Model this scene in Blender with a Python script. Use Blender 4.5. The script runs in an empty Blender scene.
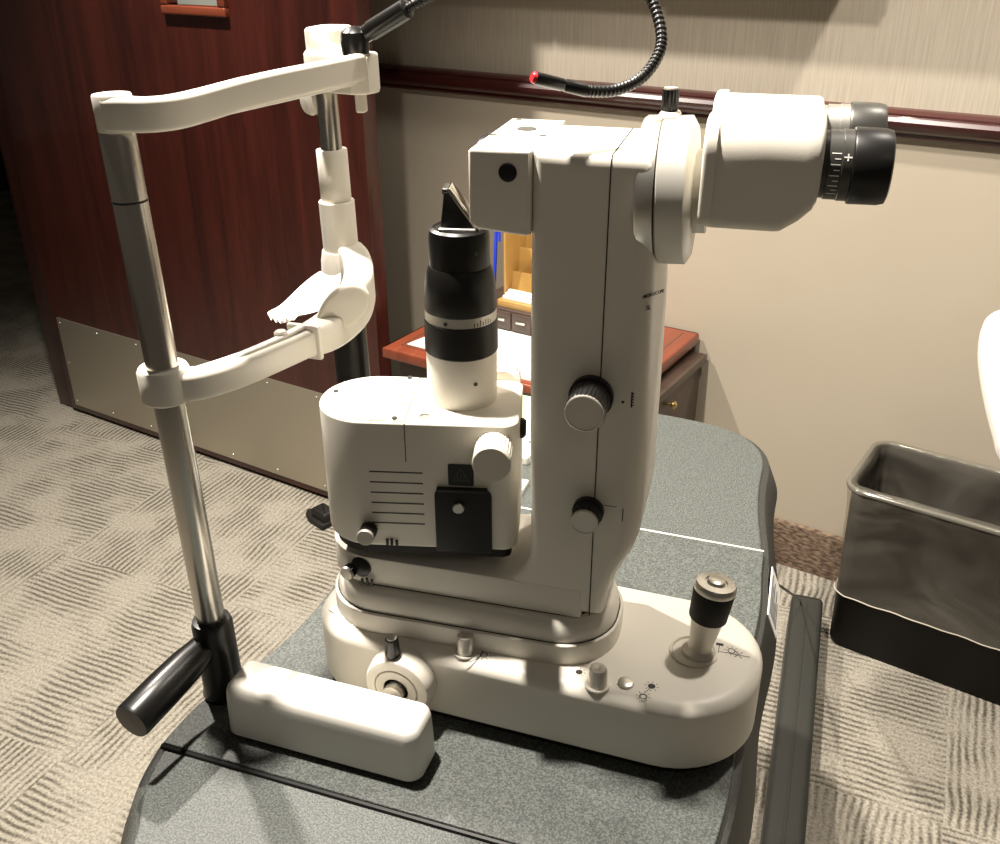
import bpy, bmesh, math, random
from mathutils import Vector, Matrix

random.seed(7)
C = bpy.context.scene.collection
S = bpy.context.scene
PI = math.pi
T = 0.78                                     # instrument table top height

# ---------------------------------------------------------------- camera
def make_camera():
    f, p, r, t = 970.0, math.radians(27.3), math.radians(0.2), math.radians(19)
    fw = Vector((0, math.cos(p), -math.sin(p)))
    rt = Vector((1, 0, 0))
    dn = fw.cross(rt)
    rt2 = math.cos(r)*rt + math.sin(r)*dn
    dn2 = -math.sin(r)*rt + math.cos(r)*dn
    Rz = Matrix.Rotation(t, 3, 'Z')
    fw, rt2, dn2 = Rz@fw, Rz@rt2, Rz@dn2
    cd = bpy.data.cameras.new('camera')
    cd.sensor_width = 36.0
    cd.lens = f/1000*36.0
    cd.clip_start = 0.02
    o = bpy.data.objects.new('camera', cd)
    M = Matrix.Identity(4)
    for i in range(3):
        M[i][0] = rt2[i]; M[i][1] = -dn2[i]; M[i][2] = -fw[i]
    M[0][3], M[1][3], M[2][3] = 0, 0, 1.38
    o.matrix_world = M
    C.objects.link(o)
    S.camera = o
make_camera()

# ---------------------------------------------------------------- world, lamps, exposure
w = bpy.data.worlds.new('world'); S.world = w; w.use_nodes = True
w.node_tree.nodes['Background'].inputs[0].default_value = (1.0, 0.86, 0.70, 1)
w.node_tree.nodes['Background'].inputs[1].default_value = 0.065

def lamp(name, loc, target, power, radius, color, angle=150, blend=0.6):
    ld = bpy.data.lights.new(name, 'SPOT')
    ld.energy = power; ld.shadow_soft_size = radius; ld.color = color
    ld.spot_size = math.radians(angle); ld.spot_blend = blend
    o = bpy.data.objects.new(name, ld)
    o.location = loc
    d = Vector(target) - Vector(loc)
    o.rotation_euler = d.to_track_quat('-Z', 'Y').to_euler()
    C.objects.link(o)
lamp('downlight', (-1.42, 1.40, 2.45), (-0.5, 0.8, 0.6), 215, 0.035, (1.0, 0.92, 0.82))
lamp('downlight', (-0.60, 0.70, 2.60), (-0.28, 0.66, 0.9), 330, 0.035, (1.0, 0.92, 0.82), 112, 0.9)
lamp('downlight', (0.3, 1.29, 2.58), (0.33, 1.85, 0.9), 130, 0.04, (1.0, 0.92, 0.82), 112, 0.8)
lamp('downlight', (0.9, -0.6, 2.58), (-0.3, 1.6, 0.8), 4, 0.15, (1.0, 0.90, 0.78))  # added fill with no known source, lifts the front faces and wall

vs = S.view_settings
vs.view_transform = 'Standard'; vs.look = 'None'; vs.gamma = 1.0
vs.use_curve_mapping = False
vs.exposure = 0.1

# ---------------------------------------------------------------- materials
def nt(name):
    m = bpy.data.materials.new(name); m.use_nodes = True
    return m, m.node_tree, m.node_tree.nodes['Principled BSDF']

def N(t, typ, **kw):
    n = t.nodes.new(typ)
    for k, v in kw.items():
        if k.startswith('i_'):
            n.inputs[int(k[2:]) if k[2:].isdigit() else k[2:].replace('_', ' ')].default_value = v
        else:
            setattr(n, k, v)
    return n

def mat(name, col, rough=0.5, metal=0.0, var=0.04, scale=30, bump=0.0, bscale=300, coat=0.0, spec=None, stretch=(1, 1, 1)):
    m, t, b = nt(name)
    tc = N(t, 'ShaderNodeTexCoord')
    mp = N(t, 'ShaderNodeMapping'); mp.inputs['Scale'].default_value = stretch
    t.links.new(tc.outputs['Object'], mp.inputs['Vector'])
    n = N(t, 'ShaderNodeTexNoise'); n.inputs['Scale'].default_value = scale; n.inputs['Detail'].default_value = 3
    t.links.new(mp.outputs[0], n.inputs['Vector'])
    r = N(t, 'ShaderNodeValToRGB')
    r.color_ramp.elements[0].color = tuple(c*(1-var) for c in col)+(1,)
    r.color_ramp.elements[1].color = tuple(min(1, c*(1+var)) for c in col)+(1,)
    t.links.new(n.outputs['Fac'], r.inputs['Fac'])
    t.links.new(r.outputs['Color'], b.inputs['Base Color'])
    b.inputs['Roughness'].default_value = rough
    b.inputs['Metallic'].default_value = metal
    b.inputs['Coat Weight'].default_value = coat
    if spec is not None: b.inputs['Specular IOR Level'].default_value = spec
    if bump:
        n2 = N(t, 'ShaderNodeTexNoise'); n2.inputs['Scale'].default_value = bscale
        t.links.new(mp.outputs[0], n2.inputs['Vector'])
        bp = N(t, 'ShaderNodeBump'); bp.inputs['Strength'].default_value = bump; bp.inputs['Distance'].default_value = 0.001
        t.links.new(n2.outputs['Fac'], bp.inputs['Height'])
        t.links.new(bp.outputs['Normal'], b.inputs['Normal'])
    return m

CREAM = mat('cream_plastic', (0.78, 0.74, 0.65), 0.42, var=0.02, scale=12, bump=0.05, bscale=900)
WHITE = mat('white_plastic', (0.84, 0.81, 0.74), 0.38, var=0.02, scale=12)
BEIGE = mat('beige_plastic', (0.70, 0.66, 0.57), 0.45, var=0.02)
CHROME = mat('brushed_steel', (0.52, 0.495, 0.45), 0.26, 1.0, var=0.06, scale=40, stretch=(1, 1, .05))
SATIN = mat('satin_metal', (0.62, 0.60, 0.55), 0.36, 1.0, var=0.04)
SILVER = mat('silver_cap', (0.66, 0.63, 0.56), 0.4, 0.6, var=0.03)
BRASS = mat('brass', (0.80, 0.60, 0.28), 0.3, 1.0)
BLACK = mat('black_plastic', (0.008, 0.0075, 0.007), 0.3, var=0.2, spec=0.4)
SATBLACK = mat('black_anodised', (0.008, 0.0075, 0.007), 0.36, var=0.2, spec=0.35)
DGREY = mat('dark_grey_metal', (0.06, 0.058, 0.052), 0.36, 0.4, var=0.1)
RUBBER = mat('black_rubber', (0.011, 0.010, 0.009), 0.55, var=0.2, spec=0.3)
INK = mat('black_ink', (0.02, 0.018, 0.016), 0.6)
SEAM = mat('seam_gap', (0.02, 0.018, 0.015), 0.8)
RED = mat('red_lens', (0.75, 0.03, 0.04), 0.3)
PAPER = mat('paper', (0.85, 0.84, 0.80), 0.7, var=0.02)
GREENP = mat('green_paper', (0.55, 0.72, 0.42), 0.7, var=0.02)
BLUE = mat('blue_clip', (0.02, 0.06, 0.75), 0.3)
GLASSY = mat('lens_glass', (0.02, 0.02, 0.03), 0.05, var=0.05, coat=1.0)
MIRROR = mat('prism_mirror', (0.72, 0.68, 0.60), 0.12, 1.0, var=0.1, scale=60)
KICK = mat('brushed_kickplate', (0.50, 0.46, 0.38), 0.42, 0.85, var=0.04, scale=6, stretch=(1, 1, 60))
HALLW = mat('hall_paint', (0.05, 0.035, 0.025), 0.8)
GREYF = mat('grey_felt', (0.10, 0.09, 0.075), 0.9)

def mat_table(name, dark, light, rough):
    m, t, b = nt(name)
    tc = N(t, 'ShaderNodeTexCoord')
    v = N(t, 'ShaderNodeTexNoise'); v.inputs['Scale'].default_value = 620; v.inputs['Detail'].default_value = 3
    t.links.new(tc.outputs['Object'], v.inputs['Vector'])
    r = N(t, 'ShaderNodeValToRGB')
    r.color_ramp.elements[0].position = 0.40; r.color_ramp.elements[0].color = dark+(1,)
    r.color_ramp.elements[1].position = 0.66; r.color_ramp.elements[1].color = light+(1,)
    t.links.new(v.outputs['Fac'], r.inputs['Fac'])
    t.links.new(r.outputs['Color'], b.inputs['Base Color'])
    bp = N(t, 'ShaderNodeBump'); bp.inputs['Strength'].default_value = 0.55; bp.inputs['Distance'].default_value = 0.0008
    t.links.new(v.outputs['Fac'], bp.inputs['Height'])
    t.links.new(bp.outputs['Normal'], b.inputs['Normal'])
    b.inputs['Roughness'].default_value = rough
    return m
TABLE = mat_table('grey_textured_plastic', (0.034, 0.040, 0.037), (0.115, 0.125, 0.114), 0.55)
SKIRT = mat_table('dark_grey_textured_plastic', (0.020, 0.021, 0.018), (0.038, 0.039, 0.034), 0.5)

def mat_wood(name, c1, c2, c3, scale=1.0, rough=0.35, axis='Z', coat=0.3):
    m, t, b = nt(name)
    tc = N(t, 'ShaderNodeTexCoord')
    mp = N(t, 'ShaderNodeMapping')
    s = [9, 9, 9]; s['XYZ'.index(axis)] = 0.8
    mp.inputs['Scale'].default_value = [q*scale for q in s]
    t.links.new(tc.outputs['Object'], mp.inputs['Vector'])
    n = N(t, 'ShaderNodeTexNoise'); n.inputs['Scale'].default_value = 1.3; n.inputs['Detail'].default_value = 8
    n.inputs['Distortion'].default_value = 1.2
    t.links.new(mp.outputs[0], n.inputs['Vector'])
    n2 = N(t, 'ShaderNodeTexNoise'); n2.inputs['Scale'].default_value = 14; n2.inputs['Detail'].default_value = 5
    t.links.new(mp.outputs[0], n2.inputs['Vector'])
    a = N(t, 'ShaderNodeMath', operation='MULTIPLY'); a.inputs[1].default_value = 0.35
    t.links.new(n2.outputs['Fac'], a.inputs[0])
    s2 = N(t, 'ShaderNodeMath', operation='ADD')
    t.links.new(n.outputs['Fac'], s2.inputs[0]); t.links.new(a.outputs[0], s2.inputs[1])
    r = N(t, 'ShaderNodeValToRGB')
    e = r.color_ramp.elements
    e[0].position = 0.45; e[0].color = c1+(1,)
    e[1].position = 0.85; e[1].color = c3+(1,)
    k = e.new(0.65); k.color = c2+(1,)
    t.links.new(s2.outputs[0], r.inputs['Fac'])
    t.links.new(r.outputs['Color'], b.inputs['Base Color'])
    b.inputs['Roughness'].default_value = rough
    b.inputs['Coat Weight'].default_value = coat
    return m
DOORW = mat_wood('mahogany_door_veneer', (0.024, 0.0050, 0.0036), (0.044, 0.0088, 0.0058), (0.066, 0.0135, 0.0085))
RAILW = mat_wood('dark_mahogany_trim', (0.030, 0.007, 0.006), (0.045, 0.010, 0.009), (0.065, 0.015, 0.012), axis='X', rough=0.3, coat=0.5)
JAMBW = mat_wood('dark_mahogany_edge', (0.018, 0.004, 0.003), (0.030, 0.006, 0.004), (0.045, 0.009, 0.006))
DESKW = mat_wood('cherry_desk_top', (0.15, 0.034, 0.015), (0.19, 0.044, 0.020), (0.24, 0.060, 0.027), axis='Y', rough=0.3)
DARKW = mat_wood('dark_walnut', (0.035, 0.022, 0.015), (0.055, 0.033, 0.023), (0.075, 0.045, 0.032), axis='X', rough=0.5)

def mat_amber():
    m, t, b = nt('amber_wood_veneer')
    tc = N(t, 'ShaderNodeTexCoord')
    n = N(t, 'ShaderNodeTexNoise'); n.inputs['Scale'].default_value = 18; n.inputs['Detail'].default_value = 4
    t.links.new(tc.outputs['Object'], n.inputs['Vector'])
    r = N(t, 'ShaderNodeValToRGB')
    r.color_ramp.elements[0].color = (0.36, 0.19, 0.045, 1); r.color_ramp.elements[1].color = (0.50, 0.31, 0.10, 1)
    t.links.new(n.outputs['Fac'], r.inputs['Fac']); t.links.new(r.outputs['Color'], b.inputs['Base Color'])
    b.inputs['Roughness'].default_value = 0.3; b.inputs['Coat Weight'].default_value = 0.4
    return m
AMBER = mat_amber()

def mat_carpet():
    m, t, b = nt('ribbed_loop_carpet')
    tc = N(t, 'ShaderNodeTexCoord')
    mp = N(t, 'ShaderNodeMapping'); mp.inputs['Rotation'].default_value = (0, 0, math.radians(5))
    t.links.new(tc.outputs['Object'], mp.inputs['Vector'])
    # wobble
    wn = N(t, 'ShaderNodeTexNoise'); wn.inputs['Scale'].default_value = 9; wn.inputs['Detail'].default_value = 2
    t.links.new(mp.outputs[0], wn.inputs['Vector'])
    wv = N(t, 'ShaderNodeVectorMath', operation='SCALE'); wv.inputs['Scale'].default_value = 0.024
    t.links.new(wn.outputs['Color'], wv.inputs[0])
    ad = N(t, 'ShaderNodeVectorMath', operation='ADD')
    t.links.new(mp.outputs[0], ad.inputs[0]); t.links.new(wv.outputs[0], ad.inputs[1])
    sx = N(t, 'ShaderNodeSeparateXYZ'); t.links.new(ad.outputs[0], sx.inputs[0])
    def stripes(sock, freq):
        a = N(t, 'ShaderNodeMath', operation='MULTIPLY'); a.inputs[1].default_value = freq
        t.links.new(sock, a.inputs[0])
        s = N(t, 'ShaderNodeMath', operation='SINE'); t.links.new(a.outputs[0], s.inputs[0])
        h = N(t, 'ShaderNodeMath', operation='MULTIPLY_ADD'); h.inputs[1].default_value = 0.5; h.inputs[2].default_value = 0.5
        t.links.new(s.outputs[0], h.inputs[0])
        return h.outputs[0]
    fq = 2*PI/0.0145
    sa = stripes(sx.outputs['Y'], fq); sb = stripes(sx.outputs['X'], fq)
    ch = N(t, 'ShaderNodeTexChecker'); ch.inputs['Scale'].default_value = 2.0
    mp2 = N(t, 'ShaderNodeMapping'); mp2.inputs['Location'].default_value = (0.78, 0.13, 0.11); mp2.inputs['Scale'].default_value = (1.0, 1.0, 0.0)
    t.links.new(mp.outputs[0], mp2.inputs[0]); t.links.new(mp2.outputs[0], ch.inputs['Vector'])
    mx = N(t, 'ShaderNodeMix'); mx.data_type = 'FLOAT'
    t.links.new(ch.outputs['Fac'], mx.inputs[0]); t.links.new(sa, mx.inputs[2]); t.links.new(sb, mx.inputs[3])
    # where the ribs flatten out
    pn = N(t, 'ShaderNodeTexNoise'); pn.inputs['Scale'].default_value = 7.5; pn.inputs['Detail'].default_value = 3
    t.links.new(mp.outputs[0], pn.inputs['Vector'])
    pr = N(t, 'ShaderNodeValToRGB'); pr.color_ramp.elements[0].position = 0.42; pr.color_ramp.elements[1].position = 0.60
    pr.color_ramp.elements[0].color = (0.85, 0.85, 0.85, 1); pr.color_ramp.elements[1].color = (0.12, 0.12, 0.12, 1)
    t.links.new(pn.outputs['Fac'], pr.inputs['Fac'])
    yarn = N(t, 'ShaderNodeTexNoise'); yarn.inputs['Scale'].default_value = 190; yarn.inputs['Detail'].default_value = 3
    t.links.new(mp.outputs[0], yarn.inputs['Vector'])
    inv = N(t, 'ShaderNodeMath', operation='SUBTRACT'); inv.inputs[0].default_value = 1.0
    t.links.new(mx.outputs[0], inv.inputs[1])
    pw = N(t, 'ShaderNodeMath', operation='POWER'); pw.inputs[1].default_value = 1.6
    t.links.new(inv.outputs[0], pw.inputs[0])
    dk = N(t, 'ShaderNodeMath', operation='MULTIPLY')
    t.links.new(pw.outputs[0], dk.inputs[0]); t.links.new(pr.outputs['Color'], dk.inputs[1])
    yy = N(t, 'ShaderNodeMath', operation='MULTIPLY_ADD'); yy.inputs[1].default_value = 1.7; yy.inputs[2].default_value = -0.72
    t.links.new(yarn.outputs['Fac'], yy.inputs[0])
    tot = N(t, 'ShaderNodeMath', operation='ADD'); tot.use_clamp = True
    t.links.new(dk.outputs[0], tot.inputs[0]); t.links.new(yy.outputs[0], tot.inputs[1])
    r = N(t, 'ShaderNodeValToRGB')
    r.color_ramp.elements[0].color = (0.38, 0.35, 0.29, 1); r.color_ramp.elements[1].color = (0.10, 0.088, 0.069, 1)
    t.links.new(tot.outputs[0], r.inputs['Fac']); t.links.new(r.outputs['Color'], b.inputs['Base Color'])
    b.inputs['Roughness'].default_value = 0.95; b.inputs['Specular IOR Level'].default_value = 0.1
    hs = N(t, 'ShaderNodeMath', operation='SUBTRACT'); hs.inputs[0].default_value = 1.0
    t.links.new(tot.outputs[0], hs.inputs[1])
    bp = N(t, 'ShaderNodeBump'); bp.inputs['Strength'].default_value = 0.7; bp.inputs['Distance'].default_value = 0.004
    t.links.new(hs.outputs[0], bp.inputs['Height']); t.links.new(bp.outputs['Normal'], b.inputs['Normal'])
    return m
CARPET = mat_carpet()

def mat_wallpaper():
    # woven vertical threads above the chair rail, plain vinyl below
    m, t, b = nt('woven_wallpaper')
    tc = N(t, 'ShaderNodeTexCoord')
    mp = N(t, 'ShaderNodeMapping'); mp.inputs['Scale'].default_value = (260, 1, 9)
    t.links.new(tc.outputs['Object'], mp.inputs[0])
    n = N(t, 'ShaderNodeTexNoise'); n.inputs['Scale'].default_value = 1; n.inputs['Detail'].default_value = 4
    t.links.new(mp.outputs[0], n.inputs['Vector'])
    sp = N(t, 'ShaderNodeSeparateXYZ'); t.links.new(tc.outputs['Object'], sp.inputs[0])
    up = N(t, 'ShaderNodeMath', operation='GREATER_THAN'); up.inputs[1].default_value = 1.04
    t.links.new(sp.outputs['Z'], up.inputs[0])
    r = N(t, 'ShaderNodeValToRGB')
    r.color_ramp.elements[0].position = 0.3; r.color_ramp.elements[0].color = (0.36, 0.315, 0.25, 1)
    r.color_ramp.elements[1].position = 0.7; r.color_ramp.elements[1].color = (0.45, 0.40, 0.32, 1)
    t.links.new(n.outputs['Fac'], r.inputs['Fac'])
    n2 = N(t, 'ShaderNodeTexNoise'); n2.inputs['Scale'].default_value = 5; n2.inputs['Detail'].default_value = 4
    t.links.new(tc.outputs['Object'], n2.inputs['Vector'])
    r2 = N(t, 'ShaderNodeValToRGB')
    r2.color_ramp.elements[0].color = (0.40, 0.35, 0.27, 1); r2.color_ramp.elements[1].color = (0.44, 0.385, 0.30, 1)
    t.links.new(n2.outputs['Fac'], r2.inputs['Fac'])
    mx = N(t, 'ShaderNodeMix'); mx.data_type = 'RGBA'
    t.links.new(up.outputs[0], mx.inputs[0]); t.links.new(r2.outputs['Color'], mx.inputs[6]); t.links.new(r.outputs['Color'], mx.inputs[7])
    t.links.new(mx.outputs[2], b.inputs['Base Color'])
    b.inputs['Roughness'].default_value = 0.75
    return m
WALLP = mat_wallpaper()

def mat_base():
    m, t, b = nt('mottled_baseboard_carpet')
    tc = N(t, 'ShaderNodeTexCoord')
    mp = N(t, 'ShaderNodeMapping'); mp.inputs['Scale'].default_value = (45, 45, 110)
    t.links.new(tc.outputs['Object'], mp.inputs[0])
    n = N(t, 'ShaderNodeTexNoise'); n.inputs['Scale'].default_value = 1.4; n.inputs['Detail'].default_value = 5
    t.links.new(mp.outputs[0], n.inputs['Vector'])
    r = N(t, 'ShaderNodeValToRGB')
    r.color_ramp.elements[0].position = 0.38; r.color_ramp.elements[0].color = (0.07, 0.040, 0.026, 1)
    r.color_ramp.elements[1].position = 0.62; r.color_ramp.elements[1].color = (0.22, 0.155, 0.105, 1)
    t.links.new(n.outputs['Fac'], r.inputs['Fac']); t.links.new(r.outputs['Color'], b.inputs['Base Color'])
    bp = N(t, 'ShaderNodeBump'); bp.inputs['Strength'].default_value = 0.8; bp.inputs['Distance'].default_value = 0.004
    t.links.new(n.outputs['Fac'], bp.inputs['Height']); t.links.new(bp.outputs['Normal'], b.inputs['Normal'])
    b.inputs['Roughness'].default_value = 0.9
    return m
BASEM = mat_base()

def mat_film():
    # thin clear bin-liner film
    m, t, b = nt('clear_liner_film')
    out = t.nodes['Material Output']
    tr = N(t, 'ShaderNodeBsdfTransparent'); tr.inputs[0].default_value = (0.93, 0.92, 0.88, 1)
    b.inputs['Base Color'].default_value = (0.34, 0.31, 0.26, 1); b.inputs['Roughness'].default_value = 0.16
    tc = N(t, 'ShaderNodeTexCoord')
    mp = N(t, 'ShaderNodeMapping'); mp.inputs['Scale'].default_value = (1.0, 1.0, 1.6); mp.inputs['Rotation'].default_value = (0, 0.5, 0)
    t.links.new(tc.outputs['Object'], mp.inputs[0])
    n = N(t, 'ShaderNodeTexNoise'); n.inputs['Scale'].default_value = 5; n.inputs['Detail'].default_value = 2; n.inputs['Distortion'].default_value = 0.7
    t.links.new(mp.outputs[0], n.inputs['Vector'])
    bp = N(t, 'ShaderNodeBump'); bp.inputs['Strength'].default_value = 0.9; bp.inputs['Distance'].default_value = 0.02
    t.links.new(n.outputs['Fac'], bp.inputs['Height']); t.links.new(bp.outputs['Normal'], b.inputs['Normal'])
    mx = N(t, 'ShaderNodeMixShader')
    r = N(t, 'ShaderNodeValToRGB')
    r.color_ramp.elements[0].position = 0.3; r.color_ramp.elements[0].color = (0.10, 0.10, 0.10, 1)
    r.color_ramp.elements[1].position = 0.75; r.color_ramp.elements[1].color = (0.30, 0.30, 0.30, 1)
    t.links.new(n.outputs['Fac'], r.inputs['Fac'])
    t.links.new(r.outputs['Color'], mx.inputs[0])
    t.links.new(tr.outputs[0], mx.inputs[1]); t.links.new(b.outputs[0], mx.inputs[2])
    t.links.new(mx.outputs[0], out.inputs['Surface'])
    return m
FILM = mat_film()

# ---------------------------------------------------------------- mesh helpers
def obj(name, bm, m, parent=None, loc=(0, 0, 0), rz=0.0, angle=38, mats=None):
    me = bpy.data.meshes.new(name)
    bmesh.ops.remove_doubles(bm, verts=bm.verts, dist=1e-6)
    bmesh.ops.recalc_face_normals(bm, faces=bm.faces)
    bm.to_mesh(me); bm.free()
    me.polygons.foreach_set('use_smooth', [True]*len(me.polygons))
    me.set_sharp_from_angle(angle=math.radians(angle))
    me.materials.append(m)
    o = bpy.data.objects.new(name, me); C.objects.link(o)
    if parent: o.parent = parent
    o.location = loc; o.rotation_euler = (0, 0, rz)
    return o

def thing(name, label, cat, loc=(0, 0, 0), rz=0.0, group=None):
    o = bpy.data.objects.new(name, None); C.objects.link(o)
    o.empty_display_size = 0.05
    o.location = loc; o.rotation_euler = (0, 0, rz)
    return tag(o, label, cat, group)

def tag(o, label, cat, group=None):
    o['label'] = label; o['category'] = cat
    if group: o['group'] = group
    return o

def struct(name, bm, m, parent=None, loc=(0, 0, 0), rz=0.0):
    o = obj(name, bm, m, parent, loc, rz)
    o['kind'] = 'structure'
    return o

def lab(o, s):
    o['label'] = s; return o

def loft(bm, rings, cap0=True, cap1=True, closed=True):
    vs_ = [[bm.verts.new(p) for p in r] for r in rings]
    n = len(rings[0])
    for a, b in zip(vs_, vs_[1:]):
        for i in range(n if closed else n-1):
            j = (i+1) % n
            try: bm.faces.new((a[i], a[j], b[j], b[i]))
            except ValueError: pass
    if closed and cap0: bm.faces.new(vs_[0][::-1])
    if closed and cap1: bm.faces.new(vs_[-1])
    return vs_

def rrect(x0, x1, y0, y1, r, n=6):
    if not isinstance(r, (tuple, list)): r = (r,)*4          # corners: (x1,y1) (x0,y1) (x0,y0) (x1,y0)
    P = []
    for k, (cx, cy, sx, sy) in enumerate(((x1, y1, -1, -1), (x0, y1, 1, -1), (x0, y0, 1, 1), (x1, y0, -1, 1))):
        rr = max(r[k], 1e-5)
        ox, oy = cx+sx*rr, cy+sy*rr
        for i in range(n+1):
            a = PI/2*(k + i/n)
            P.append((ox+rr*math.cos(a), oy+rr*math.sin(a)))
    return P

def inset(P, d):
    # move a counter-clockwise outline inwards by d
    n = len(P); Q = []
    for i in range(n):
        p0, p1, p2 = Vector(P[i-1]), Vector(P[i]), Vector(P[(i+1) % n])
        a = (p1-p0); b = (p2-p1)
        if a.length < 1e-7: a = b
        if b.length < 1e-7: b = a
        a.normalize(); b.normalize()
        na = Vector((-a.y, a.x)); nb = Vector((-b.y, b.x))
        m = na+nb
        if m.length < 1e-6: m = na
        m.normalize()
        Q.append(tuple(p1 + m*(d/max(0.45, m.dot(na)))))
    return Q

def slab(bm, P, z0, z1, rt=0.0, rb=0.0, seg=4, M=None):
    # outline P extruded in z with rounded top (rt) and bottom (rb) edges; rt/rb may be (inset, height)
    if not isinstance(rt, tuple): rt = (rt, rt)
    if not isinstance(rb, tuple): rb = (rb, rb)
    R = []
    if rb[0] > 0:
        for i in range(seg+1):
            a = PI/2*i/seg
            Q = inset(P, rb[0]*(1-math.sin(a)))
            R.append([(x, y, z0+rb[1]*(1-math.cos(a))) for x, y in Q])
    else: R.append([(x, y, z0) for x, y in P])
    if rt[0] > 0:
        for i in range(seg+1):
            a = PI/2*i/seg
            Q = inset(P, rt[0]*(1-math.cos(a)))
            R.append([(x, y, z1-rt[1]*(1-math.sin(a))) for x, y in Q])
    else: R.append([(x, y, z1) for x, y in P])
    if M is not None:
        R = [[tuple(M @ Vector(p)) for p in r] for r in R]
    loft(bm, R)

def new(): return bmesh.new()

def slab_obj(name, P, z0, z1, m, parent=None, rt=0.0, rb=0.0, loc=(0, 0, 0), rz=0.0, seg=4, M=None, fn=obj):
    bm = new(); slab(bm, P, z0, z1, rt, rb, seg, M)
    return fn(name, bm, m, parent, loc, rz)

def box(bm, x0, x1, y0, y1, z0, z1, r=0.0, M=None):
    slab(bm, rrect(x0, x1, y0, y1, r, 3), z0, z1, min(r, (z1-z0)*.45), min(r, (z1-z0)*.45), 3, M)

def axis_matrix(origin, direction, up=(0, 0, 1)):
    z = Vector(direction).normalized()
    u = Vector(up)
    if abs(z.dot(u)) > 0.98: u = Vector((0, 1, 0))
    x = u.cross(z).normalized(); y = z.cross(x)
    M = Matrix.Identity(4)
    for i in range(3):
        M[i][0], M[i][1], M[i][2], M[i][3] = x[i], y[i], z[i], origin[i]
    return M

def lathe(bm, prof, M=None, n=40, knurl=None):
    # prof: list of (radius, height); knurl: (h0, h1, count, depth)
    R = []
    for r, h in prof:
        ring = []
        for i in range(n):
            a = 2*PI*i/n
            rr = max(r, 1e-5)
            if knurl and knurl[0] <= h <= knurl[1] and i % 2: rr -= knurl[2]
            v = Vector((rr*math.cos(a), rr*math.sin(a), h))
            ring.append(tuple(M @ v) if M else tuple(v))
        R.append(ring)
    loft(bm, R)

def lathe_obj(name, prof, m, parent=None, origin=(0, 0, 0), direction=(0, 0, 1), n=40, knurl=None, loc=(0, 0, 0), rz=0.0, angle=38):
    bm = new(); lathe(bm, prof, axis_matrix(origin, direction), n, knurl)
    return obj(name, bm, m, parent, loc, rz, angle)

def smooth_path(P, k=8):
    P = [Vector(p) for p in P]; Q = []
    for i in range(len(P)-1):
        p0 = P[max(i-1, 0)]; p1 = P[i]; p2 = P[i+1]; p3 = P[min(i+2, len(P)-1)]
        for j in range(k):
            t = j/k
            Q.append(0.5*((2*p1)+(-p0+p2)*t+(2*p0-5*p1+4*p2-p3)*t*t+(-p0+3*p1-3*p2+p3)*t**3))
    Q.append(P[-1]); return Q

def tube(bm, P, r, n=12, rfun=None):
    P = [Vector(p) for p in P]; R = []
    prev = None
    for i, p in enumerate(P):
        d = (P[min(i+1, len(P)-1)]-P[max(i-1, 0)]).normalized()
        if prev is None:
            u = Vector((0, 0, 1)) if abs(d.z) < .9 else Vector((1, 0, 0))
            x = u.cross(d).normalized()
        else:
            x = (prev - d*prev.dot(d)).normalized()
        prev = x; y = d.cross(x)
        rr = rfun(i/(len(P)-1)) if rfun else r
        R.append([tuple(p+x*rr*math.cos(2*PI*k/n)+y*rr*math.sin(2*PI*k/n)) for k in range(n)])
    loft(bm, R)

def sweep(bm, P, sec):
    # horizontal sweep: sec(i, t) gives a closed list of (across, up) points; path stays upright
    P = [Vector(p) for p in P]; R = []
    for i, p in enumerate(P):
        d = (P[min(i+1, len(P)-1)]-P[max(i-1, 0)]); d.z = 0; d.normalize()
        x = Vector((d.y, -d.x, 0))
        R.append([tuple(p + x*a + Vector((0, 0, b))) for a, b in sec(i/(len(P)-1))])
    loft(bm, R)

def text_mesh(body, size, M, depth=0.0002):
    cu = bpy.data.curves.new('txt', 'FONT'); cu.body = body; cu.size = size; cu.extrude = depth
    cu.align_x = 'CENTER'; cu.align_y = 'CENTER'
    o = bpy.data.objects.new('txt', cu); C.objects.link(o)
    dg = bpy.context.evaluated_depsgraph_get()
    me = bpy.data.meshes.new_from_object(o.evaluated_get(dg))
    bpy.data.objects.remove(o)
    me.transform(M)
    bm = new(); bm.from_mesh(me); bpy.data.meshes.remove(me)
    return bm

# ---------------------------------------------------------------- setting
WA = math.atan2(-0.2427, 1.0)                # direction of the back wall (to the right)
W0 = Vector((0.011, 2.053, 0))               # a point on the wall base
wx = Vector((math.cos(WA), math.sin(WA), 0)); wn = Vector((-math.sin(WA), math.cos(WA), 0))

bm = new(); box(bm, -7, 4, -3, 7, -0.08, 0.0)
struct('floor', bm, CARPET)

bm = new(); box(bm, -1.75, 2.6, 0.0, 0.12, 0.0, 2.7)
struct('wall_back', bm, WALLP, None, W0, WA)

# chair rail: moulded profile swept along the wall
prof = [(0, 1.012), (-.010, 1.012), (-.014, 1.016), (-.014, 1.022), (-.022, 1.027), (-.030, 1.036), (-.032, 1.046),
        (-.028, 1.053), (-.022, 1.055), (-.022, 1.059), (-.017, 1.064), (-.010, 1.066), (0, 1.067)]
bm = new()
loft(bm, [[(x, y, z) for y, z in prof] for x in (-1.75, 2.6)])
struct('trim_1', bm, RAILW, None, W0, WA)
bm = new(); slab(bm, rrect(-1.75, 2.6, -0.016, 0.0, 0.001), 0.0, 0.118, (0.008, 0.006))
struct('baseboard_back', bm, BASEM, None, W0, WA)

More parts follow.
